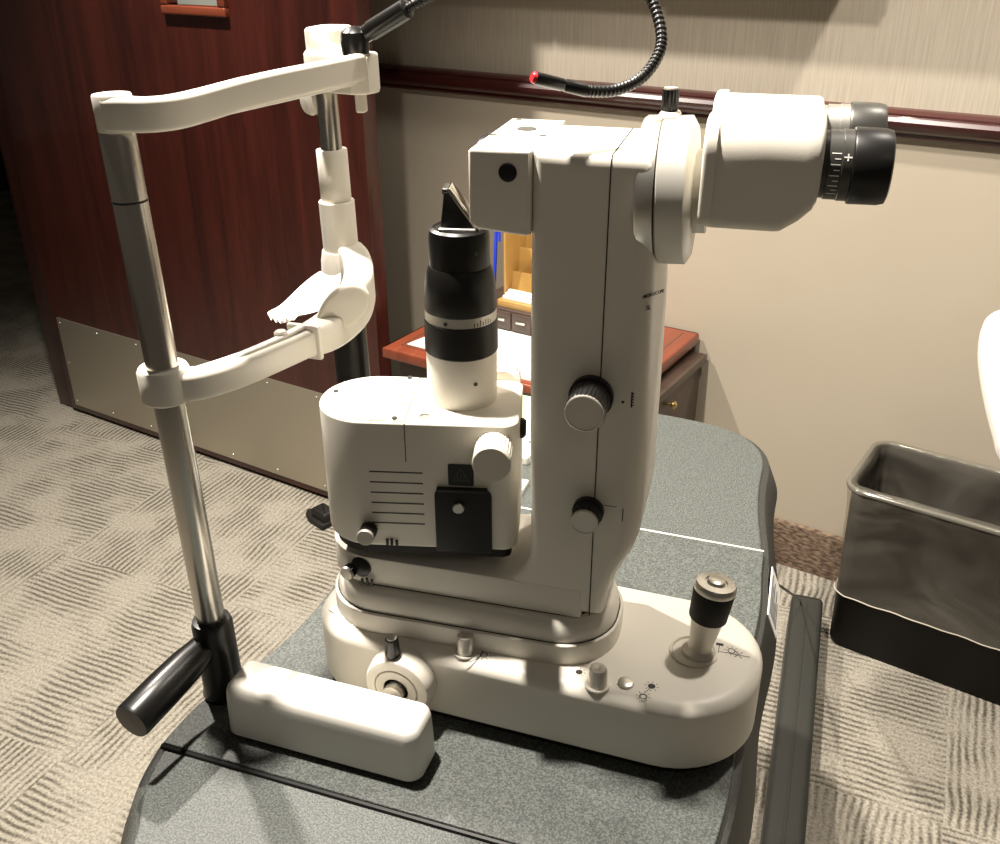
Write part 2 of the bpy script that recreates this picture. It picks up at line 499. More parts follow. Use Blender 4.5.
# open door leaf standing in front of the wall
D0 = Vector((-1.153, 1.946, 0)); DA = math.atan2(-0.218, 1.0)
door = thing('door_1', 'open dark mahogany door with metal kick plate and small window, left of the wall', 'door', D0, DA)
del door['label']; del door['category']; door['kind'] = 'structure'
Lx, Rx = -1.055, 0.199
wl, wr, wb, wt = -0.346, -0.165, 1.203, 1.9
bm = new()
for a in ((Lx, Rx, 0.012, wb), (Lx, wl, wb, wt), (wr, Rx, wb, wt), (Lx, Rx, wt, 2.13)):
    box(bm, a[0], a[1], 0.0, 0.045, a[2], a[3])
leaf = obj('door_panel', bm, DOORW, door)
bm = new()
for a in ((wl-.01, wr+.01, wb-.008, wb+.012), (wl-.01, wr+.01, wt-.012, wt+.01)):
    box(bm, a[0], a[1], -0.014, 0.059, a[2], a[3], .004)
for a in ((wl-.01, wl+.012), (wr-.012, wr+.01)):
    box(bm, a[0], a[1], -0.014, 0.059, wb+.012, wt-.012, .004)
obj('window_frame', bm, mat_wood('window_trim_wood', (.13, .03, .014), (.17, .038, .018), (.21, .05, .024), axis='X'), door)
bm = new(); box(bm, wl, wr, 0.02, 0.026, wb, wt)
pane = obj('window_pane', bm, mat('door_glass', (0.25, 0.27, 0.24), 0.1), door)
bm = new(); box(bm, -1.030, 0.17, -0.003, 0.0, 0.030, 0.322)
kp = obj('kick_plate', bm, KICK, door)
for i in range(8):
    for z in (0.045, 0.307):
        x = -1.018 + i*(1.176/7)
        lathe_obj('screw', [(0.0, 0), (.0035, 0), (.003, .0012), (0, .0016)], SATIN, kp, (x, -0.003, z), (0, -1, 0), n=12)
for x in (-1.018, 0.158):
    lathe_obj('screw', [(0.0, 0), (.0035, 0), (.003, .0012), (0, .0016)], SATIN, kp, (x, -0.003, .176), (0, -1, 0), n=12)
bm = new(); box(bm, -1.135, -1.058, 0.01, 0.26, 0.0, 2.2, .004)
struct('trim_2', bm, JAMBW, None, D0, DA)
# dark hallway beyond the door
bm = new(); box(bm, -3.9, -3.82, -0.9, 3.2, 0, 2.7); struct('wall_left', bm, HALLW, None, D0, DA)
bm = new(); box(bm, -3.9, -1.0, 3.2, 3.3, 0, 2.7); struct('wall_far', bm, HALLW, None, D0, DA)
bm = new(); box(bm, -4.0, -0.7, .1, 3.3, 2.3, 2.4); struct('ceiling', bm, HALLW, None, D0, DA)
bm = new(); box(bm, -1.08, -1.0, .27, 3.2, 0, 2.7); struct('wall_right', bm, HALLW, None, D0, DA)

# added cabinet out of view, put in to shade the wall above the rail
cab = thing('shadow_cabinet', 'added unseen cabinet that shades the wall above the chair rail', 'cabinet', W0, WA)
bm = new(); box(bm, -1.15, 0.0, -0.17, -0.001, 1.38, 2.1, .003); obj('body', bm, BEIGE, cab)
for x0 in (-1.145, -.765, -.385):
    bm = new(); box(bm, x0, x0+.375, -.189, -.17, 1.385, 2.095, .003); d_ = obj('door', bm, BEIGE, cab)
    lathe_obj('knob', [(.004, 0), (.004, .01), (.011, .016), (.009, .022), (0, .024)], SATIN, d_, (x0+.30, -.189, 1.6), (0, -1, 0), n=16)

# ---------------------------------------------------------------- rubber door stop on the carpet
ds = thing('door_stop', 'small black rubber foot on the carpet in front of the door kick plate', 'door stop', (-1.125, 1.858, 0), math.radians(-25)); ds.scale = (.8, .8, .8)
bm = new(); slab(bm, [(-.07, -.012), (-.055, -.03), (-.02, -.042), (.05, -.042), (.05, .03), (-.05, .03)], 0, .018, .005)
obj('base_pad', bm, RUBBER, ds)
bm = new(); slab(bm, rrect(-.03, .045, -.028, .026, .01), .016, .048, (.012, .012)); obj('body', bm, RUBBER, ds)

# ---------------------------------------------------------------- instrument table
tb = thing('instrument_table', 'dark grey textured instrument table carrying the slit lamp', 'table', (-0.23, 0.685, 0))
def table_outline():
    # table-local outline, centre x = -0.23, centre y = 0.685
    L = [(0.0, -.190), (.05, -.192), (.10, -.200), (.16, -.221), (.20, -.225), (.222, -.224), (.26, -.214), (.31, -.188),
         (.38, -.172), (.44, -.155), (.48, -.125), (.505, -.08), (.515, -.03)]
    R = [(0.0, .218), (.08, .222), (.13, .222), (.18, .218), (.222, .216), (.30, .205), (.36, .200), (.42, .199), (.455, .190),
         (.485, .168), (.505, .130), (.514, .08), (.517, .03)]
    P = []
    for y, x in R: P.append((x, y))
    for y, x in reversed(L): P.append((x, y))
    for y, x in L[1:]: P.append((x, -y))
    for y, x in reversed(R[1:]): P.append((x, -y))
    # subdivide for smoothness
    Q = []
    n = len(P)
    for i in range(n):
        p0, p1, p2, p3 = [Vector(P[(i+k) % n]) for k in (-1, 0, 1, 2)]
        for j in range(4):
            t = j/4
            q = 0.5*((2*p1)+(-p0+p2)*t+(2*p0-5*p1+4*p2-p3)*t*t+(-p0+3*p1-3*p2+p3)*t**3)
            Q.append((q.x, q.y))
    return Q
TO = table_outline()
zt = T-0.004
bm = new()
loft(bm, [[(x, y, zt-.055) for x, y in inset(TO, .004)], [(x, y, zt-.050) for x, y in inset(TO, -.020)],
          [(x, y, zt-.040) for x, y in inset(TO, -.021)], [(x, y, zt-.006) for x, y in inset(TO, -.007)], [(x, y, zt-.003) for x, y in TO]], cap1=True)
obj('skirt', bm, SKIRT, tb)
bm = new(); slab(bm, inset(TO, .001), zt-.004, zt, (.003, .0015))
obj('table_top', bm, TABLE, tb)
def clip(P, ya, yb):
    Q = []
    n = len(P)
    for (fn, lim) in ((1, ya), (-1, yb)):
        Q = []
        for i in range(len(P)):
            a, b = P[i], P[(i+1) % len(P)]
            ia, ib = (a[1]-lim)*fn >= 0, (b[1]-lim)*fn >= 0
            if ia: Q.append(a)
            if ia != ib:
                t = (lim-a[1])/(b[1]-a[1]); Q.append((a[0]+t*(b[0]-a[0]), lim))
        P = Q
    return P
CP = clip(inset(TO, -.0005), -.2185, .2185)
bm = new(); slab(bm, CP, zt-.0005, T, (.0015, .0015), 0, 3)
obj('centre_plate', bm, TABLE, tb)
bm = new(); tube(bm, [(-.226, -.2195, T-.0035), (.216, -.2195, T-.0035)], .0026, 8); lab(obj('front_groove_strip', bm, BLACK, tb), 'thin black strip along the front edge of the raised plate')
bm = new(); tube(bm, [(-.224, .2195, T-.001), (.217, .2195, T-.001)], .0014, 10); lab(obj('rear_glint_strip', bm, mat('painted_glint', (.75, .72, .64), .25, .3), tb), 'thin pale strip painted as the glint along the rear edge of the raised plate')  # pale rod paints the highlight on the plate's rear edge
# lift column and floor bars
bm = new(); slab(bm, rrect(-.07, .07, .0, .16, .03), .05, zt-.05, .002, .002); obj('lift_column', bm, SKIRT, tb)
def foot(x0, x1, y0, y1):
    bm = new()
    P = rrect(x0, x1, y0, y1, (.012, .012, .02, .02), 4)
    slab(bm, P, .004, .092, (.014, .010), .003)
    return bm
bf = obj('base_foot', foot(.275, .340, -.15, 1.122), SKIRT, tb)
bm = new(); box(bm, .304, .309, -.12, 1.09, .0915, .0930, .0006); obj('ridge', bm, SKIRT, bf)
obj('base_foot', foot(-.337, -.272, -.15, .95), SKIRT, tb)
bm = new(); box(bm, -.28, .28, .03, .13, .01, .07, .004); obj('base_crossbar', bm, SKIRT, tb)
# rating sticker on the right skirt
def skirt_sticker():
    bm = new()
    a = Vector((.2300, .128, zt-.0095)); b = Vector((.2272, .212, zt-.0095))
    a2 = Vector((.2412, .128, zt-.037)); b2 = Vector((.2385, .212, zt-.037))
    nrm = Vector((.9, 0, .45)).normalized()*.0012
    R = []
    for k in (0, 1):
        R.append([tuple(p+nrm*(k*1.0+.2)) for p in (a, b, b2, a2)])
    loft(bm, R)
    st = obj('rating_sticker', bm, PAPER, tb)
    bm = new()
    for i, (t0, l) in enumerate(((.12, .8), (.25, .62), (.38, .75), (.5, .4), (.62, .7), (.76, .5))):
        def P(s, t): return a.lerp(b, s).lerp(a2.lerp(b2, s), t)+nrm*1.4
        s0 = .08
        s1 = s0+l
        q = [P(s0, t0), P(s1, t0), P(s1, t0+.06), P(s0, t0+.06)]
        vs_ = [bm.verts.new(p) for p in q]; bm.faces.new(vs_)
    obj('print_lines', bm, INK, st)
skirt_sticker()
bm = new(); tube(bm, smooth_path([(.225, .22, zt-.03), (.250, .30, zt-.10), (.275, .60, .45), (.285, .95, .20), (.295, 1.09, .088)]), .0016, 8)
obj('cable', bm, BLACK, tb)

# ---------------------------------------------------------------- slit lamp
A4 = math.radians(4)
sl = thing('slit_lamp', 'cream slit lamp microscope with black illumination tube standing on the grey table', 'slit lamp', (-.16, .64, T), A4)

# --- sliding base (square to the table)
def base_outline(d=0):
    return inset(rrect(-.213, .163, -.080, .066, (.066, .050, .050, .072), 12), d)
B = dict(rz=-A4)
bm = new(); slab(bm, base_outline(), .010, .072, (.013, .010), .004, 6)
stage = obj('base', bm, CREAM, sl, rz=-A4)
bm = new(); slab(bm, base_outline(.008), .0005, .0105); obj('base_skirt', bm, RUBBER, sl, rz=-A4)

# pinion boss on the front with chrome axle and lock screw
bm = new(); lathe(bm, [(.0300, .0), (.0285, .014), (.0270, .0175), (.0240, .0185), (.0195, .0185), (.0190, .016), (0, .016)], axis_matrix((-.118, -.078, .042), (0, -1, 0)), 40)
boss = obj('pinion_housing', bm, CREAM, stage)
bm = new(); lathe(bm, [(.0190, .0160), (.0180, .0190), (.011, .0190), (.011, .016)], axis_matrix((-.118, -.078, .042), (0, -1, 0)), 36); obj('bushing', bm, BEIGE, stage)
bm = new(); lathe(bm, [(.0085, 0), (.0085, .0095)], axis_matrix((-.118, -.0945, .042), (0, -1, 0)), 28); lab(obj('axle', bm, CHROME, stage), 'polished steel axle')
def lock_knob(parent, o, h=.017, r=.006, m=BLACK, capm=SILVER):
    k = lathe_obj('lock_screw', [(r*.75, -.006), (r*1.05, 0), (r*.92, h-.001), (r*.7, h)], m, parent, o, (0, 0, 1), 28, (0.0, h-.0005, .0005))
    lathe_obj('cap', [(r*.72, h-.0006), (r*.7, h+.0006), (0, h+.0008)], capm, parent, o, (0, 0, 1), 20)
    return k
lock_knob(stage, (-.123, -.088, .071))

# knobs, button and symbols on the top of the base
def base_knob(x, y, r, h, name='dial'):
    lathe_obj(name+'_ring', [(r*1.35, .0715), (r*1.3, .0724), (r*1.10, .0724)], CREAM, stage, (x, y, 0), (0, 0, 1), 30)
    lathe_obj(name, [(r*1.02, .072), (r*.9, .072+h-.001), (r*.8, .072+h), (r*.25, .072+h), (0, .072+h-.0005)], SILVER, stage, (x, y, 0), (0, 0, 1), 36, (.0725, .0705+h, .0004))
base_knob(-.068, -.066, .0076, .016)
base_knob(.043, -.069, .0076, .016)
lathe_obj('button', [(.0062, .0715), (.0062, .0738), (.005, .0745), (0, .0745)], SATIN, stage, (.064, -.062, 0), (0, 0, 1), 28)
def sun(bm, x, y, r, filled, z=.0722, rays=8):
    n = 16
    if filled:
        v = [bm.verts.new((x+r*.5*math.cos(2*PI*i/n), y+r*.5*math.sin(2*PI*i/n), z)) for i in range(n)]; bm.faces.new(v)
    else:
        a = [bm.verts.new((x+r*.52*math.cos(2*PI*i/n), y+r*.52*math.sin(2*PI*i/n), z)) for i in range(n)]
        b = [bm.verts.new((x+r*.40*math.cos(2*PI*i/n), y+r*.40*math.sin(2*PI*i/n), z)) for i in range(n)]
        for i in range(n): bm.faces.new((a[i], a[(i+1) % n], b[(i+1) % n], b[i]))
    for i in range(rays):
        th = 2*PI*i/rays; d = Vector((math.cos(th), math.sin(th), 0)); s = Vector((-d.y, d.x, 0))*.00022
        c = Vector((x, y, z))
        bm.faces.new([bm.verts.new(c+d*r*k+s*q) for k, q in ((.68, -1), (1, -1), (1, 1), (.68, 1))])
def seg(bm, p, q, w, z=.0722):
    p, q = Vector(p), Vector(q); d = (q-p).normalized(); s = Vector((-d.y, d.x))*w/2
    bm.faces.new([bm.verts.new((v.x, v.y, z)) for v in (p-s, q-s, q+s, p+s)])
bm = new(); sun(bm, -.052, -.066, .0062, False); obj('sun_symbol', bm, INK, stage)
bm = new(); sun(bm, .026, -.061, .0055, True); obj('sun_symbol', bm, INK, stage)
bm = new(); sun(bm, .0835, -.0585, .0058, True); sun(bm, .0795, -.0715, .0058, False); seg(bm, (.0825, -.061), (.0803, -.067), .0005); obj('linked_sun_symbols', bm, INK, stage)
bm = new(); sun(bm, .137, .003, .006, False)
seg(bm, (.127, .008), (.127, -.006), .0005); seg(bm, (.127, -.001), (.152, .000), .0005)
seg(bm, (.124, .008), (.130, .008), .003)
seg(bm, (.140, .004), (.146, -.004), .0005); seg(bm, (.146, .004), (.140, -.004), .0005)
obj('joystick_symbol', bm, INK, stage)
bm = new()
for k in range(7):
    t0 = math.radians(-100+k*22); t1 = t0+math.radians(22)
    seg(bm, (-.068+.0140*math.cos(t0), -.066+.0140*math.sin(t0)), (-.068+.0140*math.cos(t1), -.066+.0140*math.sin(t1)), .0004+.0003*k/2)
obj('dial_wedge_mark', bm, INK, stage)
bm = new(); slab(bm, [(-.199, -.054), (-.172, -.068), (-.160, -.060), (-.176, -.046), (-.192, -.040)], .0716, .0726, .0004)
lab(obj('metal_plate', bm, SATIN, stage), 'small grey metal plate')

# joystick
jo, jd = Vector((.112, -.006, .070)), Vector((.10, .10, 1)).normalized()
lathe_obj('joystick_ring', [(.0200, .0710), (.0195, .0735), (.0175, .0738), (.0165, .0722), (0, .0722)], BEIGE, stage, (.108, -.008, 0), (0, 0, 1), 40)
js = lathe_obj('joystick', [(.0145, 0), (.014, .003), (.0098, .006), (.0094, .011), (.0125, .030), (.0138, .037), (.0138, .042)], SILVER, sl, tuple(jo), tuple(jd), 36, rz=-A4)
lathe_obj('grip_sleeve', [(.0143, .035), (.0152, .036), (.0166, .061), (.0160, .062)], RUBBER, js, tuple(jo), tuple(jd), 64, (.0355, .0615, .0004))
lathe_obj('grip_cap', [(.0163, .0615), (.0167, .063), (.0167, .066), (.0152, .0682), (.0090, .0690), (.0086, .0678), (0, .0678)], SATIN, js, tuple(jo), tuple(jd), 40)
lathe_obj('release_button', [(.0072, .0678), (.0069, .0704), (.0058, .0712), (0, .0715)], SATIN, js, tuple(jo), tuple(jd), 30)

# rotating flange, gap and swing-arm plates
def stad(u0, u1, v0, v1, rl, rr, n=12): return rrect(u0, u1, v0, v1, (rr, rl, rl, rr), n)
bm = new(); slab(bm, stad(-.204, .046, -.0585, .050, .050, .048), .066, .0905, (.0012, .0012), 0)
bm2 = bm
turn = obj('turning_flange', bm, CREAM, sl)
bm = new(); slab(bm, stad(-.2015, .0435, -.0560, .0475, .048, .046), .084, .0908); obj('flange_gap', bm, SEAM, sl)
bm = new(); slab(bm, stad(-.2005, .0425, -.0550, .0465, .047, .045), .0885, .1090, (.008, .016), 0); obj('lower_arm', bm, CREAM, sl)
bm = new(); slab(bm, stad(-.1985, .030, -.0430, .040, .041, .03), .106, .112); obj('arm_gap', bm, SEAM, sl)
bm = new(); slab(bm, stad(-.204, .018, -.0442, .043, .043, .001), .1105, .137, (.0008, .0008), .0008); arm = obj('swing_arm', bm, CREAM, sl)

# column: fillet foot, front half, seam, rear cover
def prism_v(P, v0, v1, rt=0.0, rb=0.0, seg=5):
    # outline in (u, z) extruded along v;  v0 = front face (rb), v1 = rear (rt)
    M = Matrix(((1, 0, 0, 0), (0, 0, 1, 0), (0, 1, 0, 0), (0, 0, 0, 1)))
    bm = new(); slab(bm, P, v0, v1, rt, rb, seg, M); return bm
def arc(cx, cz, r, a0, a1, n=8, rz_=None):
    rz_ = rz_ or r
    return [(cx+r*math.cos(math.radians(a0+(a1-a0)*i/n)), cz+rz_*math.sin(math.radians(a0+(a1-a0)*i/n))) for i in range(n+1)]
zc = .4705
col = [(-.064, .1105), (.034, .1085), (.0360, .122), (.0400, .140), (.0460, .156), (.0530, .171), (.0572, .186), (.0585, .20), (.0583, .25), (.0580, .30), (.0572, .35), (.0560, .40), (.0545, .44)]
col += arc(.0425, zc-.012, .012, 0, 90, 6)
col += [(.02, zc), (-.005, zc), (-.0260, zc), (-.0262, .36), (-.0258, .30), (-.0255, .25), (-.0242, .20), (-.0240, .169)]
col += [(x, z) for x, z in arc(-.056, .169, .032, 0, -90, 10, .0332)][1:]
col += [(-.064, .1356)]
Q8, Q14 = inset(col, .008), inset(col, .014)
rings = []
for i in range(9):                                   # front edge: tight on the left, wide sloping corner on the right
    a = PI/2*i/8
    r_ = []
    for (x, z), q8, q14 in zip(col, Q8, Q14):
        wide = x > .027 and z < zc-.004
        q, h = (q14, .022) if wide else (q8, .0055)
        k = 1-math.sin(a)
        r_.append((x+(q[0]-x)*k, -.0440+h*(1-math.cos(a)), z+(q[1]-z)*k))
    rings.append(r_)
for i in range(7):
    a = PI/2*i/6
    k = 1-math.cos(a)
    rings.append([(x+(q[0]-x)*k, .058-.008*(1-math.sin(a)), z+(q[1]-z)*k) for (x, z), q in zip(col, Q8)])
bm = new(); loft(bm, rings)
column = obj('column', bm, CREAM, sl)
# seam line between the column and its rear cover: down the front and across the top
bm = new(); box(bm, .0243, .0251, -.0443, -.0435, .1145, zc-.008)
R_ = []
for i in range(7):
    a = PI/2*i/6
    R_.append((-.0443+.0058*(1-math.cos(a)), zc-.0079+.0083*math.sin(a)))
loft(bm, [[(.0243, v-.0000, z), (.0251, v, z), (.0251, v+.001, z-.001), (.0243, v+.001, z-.001)] for v, z in R_])
box(bm, .0243, .0251, -.0385, .050, zc-.0008, zc+.0004)
obj('cover_seam', bm, SEAM, column)
# round the top front edge of the column with a curved cap piece
# (head casting)
hd = prism_v([(-.0675, .4235), (-.062, .4190), (-.030, .4165), (-.0262, .4175), (-.0262, zc+.0008), (-.0655, zc+.0008), (-.0675, zc-.001)], -.0462, .066, .003, (.0022, .0022), 5)
head = obj('objective_head', hd, CREAM, sl)
lathe_obj('objective_ring', [(.0275, 0), (.0275, .003), (.0255, .0070), (.022, .0080), (.021, .005), (0, .005)], BLACK, head, (-.067, .010, .4430), (-1, 0, 0), 48)
lathe_obj('objective_lens', [(.0205, .0052), (.015, .0066), (0, .0072)], GLASSY, head, (-.067, .010, .4430), (-1, 0, 0), 40)
lathe_obj('port_plug', [(.0060, -.001), (.0060, .0008), (.0050, .0012), (0, .0006)], BLACK, head, (-.0410, -.0460, .4575), (0, -1, 0), 32)
lathe_obj('top_plug', [(.0070, 0), (.0070, .0008), (0, .0008)], DGREY, head, (-.046, .026, zc+.0006), (0, 0, 1), 30)
for x, y in ((-.063, .000), (-.060, .058), (-.030, .006)):
    lathe_obj('screw', [(.0026, 0), (.0026, .0006), (0, .0006)], DGREY, head, (x, y, zc+.0006), (0, 0, 1), 16)

def side_knob(u, z, r, L, front=-.0425, par=None, n=64):
    k = lathe_obj('magnification_knob' if r > .012 else 'width_knob', [(r*1.08, 0), (r*1.08, .005), (r*.99, .0055), (r*.97, L-.002), (r*.9, L-.0008)], SATBLACK, par, (u, front, z), (0, -1, 0), n, (.0058, L-.001, .0009))
    lathe_obj('knob_face', [(r*.93, L-.002), (r*.93, L-.0002), (r*.88, L+.0002), (r*.86, L-.0004), (0, L-.0004)], SILVER, k, (u, front, z), (0, -1, 0), 48)
    return k
side_knob(.0190, .3060, .0145, .030, front=-.044, par=sl)
side_knob(.0205, .2120, .0108, .018, front=-.044, par=sl)
# tiny markings beside the knobs and on the side of the cover
bm = new()
def fmark(bm, u0, u1, z0, z1, v=-.0442):
    bm.faces.new([bm.verts.new(p) for p in ((u0, v, z0), (u1, v, z0), (u1, v, z1), (u0, v, z1))])
for i in range(10):
    a0, a1 = 2*PI*i/10, 2*PI*(i+1)/10
    c_ = (.041, .3035); rr_ = .0011
    bm.faces.new([bm.verts.new((c_[0]+q*math.cos(t_), -.0442, c_[1]+q*math.sin(t_))) for q, t_ in ((0, 0), (rr_, a0), (rr_, a1))])
obj('index_dot', bm, INK, sl)
bm = new(); fmark(bm, .031, .041, .2175, .2180); obj('index_line', bm, INK, sl)
bm = new(); fmark(bm, .0455, .0462, .206, .217); obj('index_line', bm, INK, sl)
bm = new(); fmark(bm, .0465, .0475, .300, .312)
for k in range(5): fmark(bm, .0469, .0485, .3012+k*.0022, .3022+k*.0022)
obj('scale_mark', bm, INK, sl)
RT_ = Matrix.Rotation(math.radians(55), 4, 'Z') @ Matrix.Rotation(PI/2, 4, 'X')
bm = text_mesh('MICROSCOPE', .0034, Matrix.Translation((.0556, -.0335, .380)) @ RT_)
b2 = text_mesh('SL', .0045, Matrix.Translation((.0535, -.0385, .372)) @ RT_)
me_ = bpy.data.meshes.new('t'); b2.to_mesh(me_); b2.free(); bm.from_mesh(me_)
obj('side_lettering', bm, INK, sl)

# binocular head: two flange rings, body with two lobes, eyepieces, clamp knob
FZ, FV = .4405, -.001
lathe_obj('clamp_flange', [(.0465, 0), (.0480, .002), (.0480, .0115), (.0465, .0120)], SATIN, sl, (.0405, FV, FZ), (1, 0, 0.04), 72)
lathe_obj('tube_flange', [(.0465, 0), (.0478, .0012), (.0478, .018), (.0420, .0215), (.027, .0222), (.027, .030), (0, .030)], mat('silver_paint', (.66, .64, .58), .42, .35, var=.03), sl, (.0530, FV, FZ+.0004), (1, 0, 0.04), 72)
kb = lathe_obj('clamp_knob', [(.0032, -.008), (.0032, .005)], BRASS, sl, (.0535, FV+.006, FZ+.0425), (0, 0, 1), 20)
lathe_obj('knob_grip', [(.0048, .008), (.0055, .009), (.0055, .020), (.0049, .0215)], SATBLACK, kb, (.0535, FV+.006, FZ+.0425), (0, 0, 1), 32, (.006, .0205, .0008))
lathe_obj('knob_top', [(.0048, .0212), (.0044, .0225), (0, .0228)], SILVER, kb, (.0535, FV+.006, FZ+.0425), (0, 0, 1), 28)
bm = new(); slab(bm, rrect(.0470, .0610, FV-.008, FV+.016, .005), FZ+.040, FZ+.0505, .003); obj('clamp_boss', bm, CREAM, sl)

def lobe(v0, v1, u0, u1, z0, z1):
    # cross-section swept along u; lower right corner is cut off
    P = [(u0, z0+.004), (u0+.004, z0), (u1-.022, z0-.002), (u1-.016, z0), (u1-.002, z0+.0135), (u1, z0+.0185), (u1+.001, z1-.020), (u1-.001, z1-.006), (u1-.006, z1), (u0+.010, z1+.001), (u0+.003, z1-.001), (u0, z1-.005)]
    return prism_v(P, v0, v1, (.014, .014), (.014, .014), 7)
def lobe2(v0, v1, u0, u1, z0, z1, r_t, r_b):
    # rings along u of a rounded v-z section
    bm = new(); R = []
    st = [(u0, .004, 0), (u0+.0015, .001, 0), (u0+.004, 0, 0), (u0+(u1-u0)*.5, 0, 0), (u1-.024, 0, 0), (u1-.020, 0, .0005), (u1-.010, 0, .0075), (u1-.003, .0, .0145), (u1-.0008, .0012, .018), (u1, .004, .022)]
    for u, ins, cut in st:
        P = rrect(v0, v1, z0+cut, z1, (r_t, r_t, r_b, r_b), 8)
        P = inset(P, ins)
        R.append([(u, y, z) for y, z in P])
    loft(bm, R); return bm
bn = obj('binocular_body', lobe2(-.046, .070, .0835, .1500, .4290, .4975, .026, .008), CREAM, sl, angle=50)
def short_lobe(v0, v1, z0, z1, rt, rb):
    M = Matrix(((0, 0, 1, 0), (1, 0, 0, 0), (0, 1, 0, 0), (0, 0, 0, 1)))
    bm = new(); slab(bm, rrect(v0, v1, z0, z1, (rt, rt, rb, rb), 8), .0800, .0880, 0, .003, 4, M); return bm
obj('near_prism_housing', short_lobe(-.0475, .006, .4300, .4950, .020, .008), CREAM, bn, angle=50)
obj('far_prism_housing', short_lobe(.014, .071, .4300, .4985, .020, .008), CREAM, bn, angle=50)
def eyepiece(v, z, mbody, mring, near):
    o = (.1480, v, z); d = (1, 0, 0)
    e = lathe_obj('eyepiece', [(.0195, -.003), (.0200, 0), (.0200, .0045), (.0207, .005), (.0207, .0125), (.0212, .013), (.0212, .0185), (.0205, .019)], mring, sl, o, d, 56)
    lathe_obj('eyecup', [(.0208, .0185), (.0225, .0192), (.0228, .0200), (.0225, .0365), (.0215, .0405), (.0190, .0415), (.0150, .0400), (.0130, .036), (0, .036)], mbody, e, o, d, 56)
    lathe_obj('eye_lens', [(.0125, .0362), (.008, .0375), (0, .038)], GLASSY, e, o, d, 32)
    if near:
        bm = new()
        def on(th, x, r=.0214):
            return (.1480+x, v-r*math.cos(th), z+r*math.sin(th))
        for k in range(9):
            th = math.radians(30-k*9); l = .0055 if k % 2 == 0 else .0035
            dth = .014
            bm.faces.new([bm.verts.new(on(*q, .02085)) for q in ((th-dth, .0118-l), (th+dth, .0118-l), (th+dth, .0118), (th-dth, .0118))])
        th = math.radians(24)
        for (a_, b_, c_, d_) in ((-.10, .10, .0152, .0160), (-.02, .02, .0133, .0179)):
            bm.faces.new([bm.verts.new(on(*q, .0214)) for q in ((th+a_, c_), (th+b_, c_), (th+b_, d_), (th+a_, d_))])
        obj('dioptre_scale', bm, PAPER, e)
    return e
lab(eyepiece(-.022, .4680, SATBLACK, DGREY, True), 'near black eyepiece with engraved scale')
lab(eyepiece(.042, .4725, DGREY, SATIN, False), 'far eyepiece with metal barrel')
lathe_obj('set_screw', [(.0018, 0), (.0018, .0012), (0, .0016)], CHROME, sl, (.1455, -.044, .4565), (0.5, -1, 0), 14)

# --- illumination unit, swung 10.6 degrees further
IA = math.radians(10.6); IL = dict(loc=(-.09, .003, 0), rz=IA)
def I(name, bm, m, **k): return obj(name, bm, m, sl, (-.09, .003, 0), IA, **k)
HO = rrect(-.1105, .046, -.050, .032, (.010, .040, .040, .012), 10)
bm = new(); slab(bm, HO, .1600, .2705, (.0018, .0015), .003, 4); house = I('lamp_housing', bm, CREAM)
bm = new(); slab(bm, rrect(-.1055, -.0390, -.0475, .0295, (.001, .0375, .0375, .001), 10), .2700, .2718, (.0008, .0006)); obj('housing_lid', bm, WHITE, house)
bm = new(); box(bm, -.0385, -.0379, -.0501, .0323, .2695, .27075); obj('lid_seam', bm, SEAM, house)
bm = new(); box(bm, -.0385, -.0379, -.0502, -.0495, .238, .2700); obj('side_seam', bm, SEAM, house)
bm = new(); slab(bm, inset(HO, -.0006), .2660, .2668); 
bm.free()
bm = new(); slab(bm, inset(HO, .005), .1510, .1602); I('housing_plinth', bm, RUBBER)
lathe_obj('pivot', [(.010, .136), (.010, .152)], SATBLACK, sl, (-.085, .008, 0), (0, 0, 1), 40)
for x, y in ((-.100, -.002), (-.046, -.045), (-.046, .027)):
    lathe_obj('screw', [(.0022, 0), (.0022, .0007), (0, .0007)], DGREY, house, (x, y, .2722), (0, 0, 1), 14)
lathe_obj('adjust_screw', [(.0050, 0), (.0050, .0008), (.0035, .0008), (.0034, .0002), (0, .0002)], SATIN, house, (-.0245, -.038, .2704), (0, 0, 1), 24)
# ventilation slots: dark grey bars painted as the shade inside them
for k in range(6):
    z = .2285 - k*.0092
    bm = new(); box(bm, -.067, -.026, -.0502, -.0495, z-.0006, z+.0006, .0002); obj('vent_slot_shade', bm, DGREY, house)
# hatch, screw, warning plate
Mf = Matrix(((1, 0, 0, 0), (0, 0, -1, 0), (0, 1, 0, 0), (0, 0, 0, 1)))
bm = new(); slab(bm, rrect(-.0175, .0265, .1585, .2165, (.007, .007, .001, .001), 6), .0495, .0520, (.0012, .001), 0, 3, Mf)
hatch = obj('lamp_hatch', bm, SATBLACK, house)
lathe_obj('hatch_screw', [(.0045, 0), (.0045, .0035), (.0038, .0042), (0, .0042)], SATIN, hatch, (.0012, -.0515, .2010), (0, -1, 0), 28)
bm = new(); slab(bm, rrect(-.0155, .0235, .2145, .2175, .001, 3), .050, .0535, .0008, 0, 3, Mf); obj('hatch_lip', bm, SATBLACK, hatch)
bm = new(); slab(bm, rrect(-.0065, .0130, .2190, .2375, .0012, 3), .0498, .0506, 0, 0, 3, Mf); wp = obj('warning_plate', bm, BLACK, house)
bm = new()
def tri(bm, cx, cz, s, w, v=-.0508):
    P = [Vector((cx+s*math.cos(math.radians(a)), cz+s*math.sin(math.radians(a)))) for a in (90, 210, 330)]
    Q = [Vector((cx, cz)) + (p-Vector((cx, cz)))*w for p in P]
    for i in range(3):
        j = (i+1) % 3
        bm.faces.new([bm.verts.new((p.x, v, p.y)) for p in (P[i], P[j], Q[j], Q[i])])
tri(bm, .0032, .2268, .0082, .80)
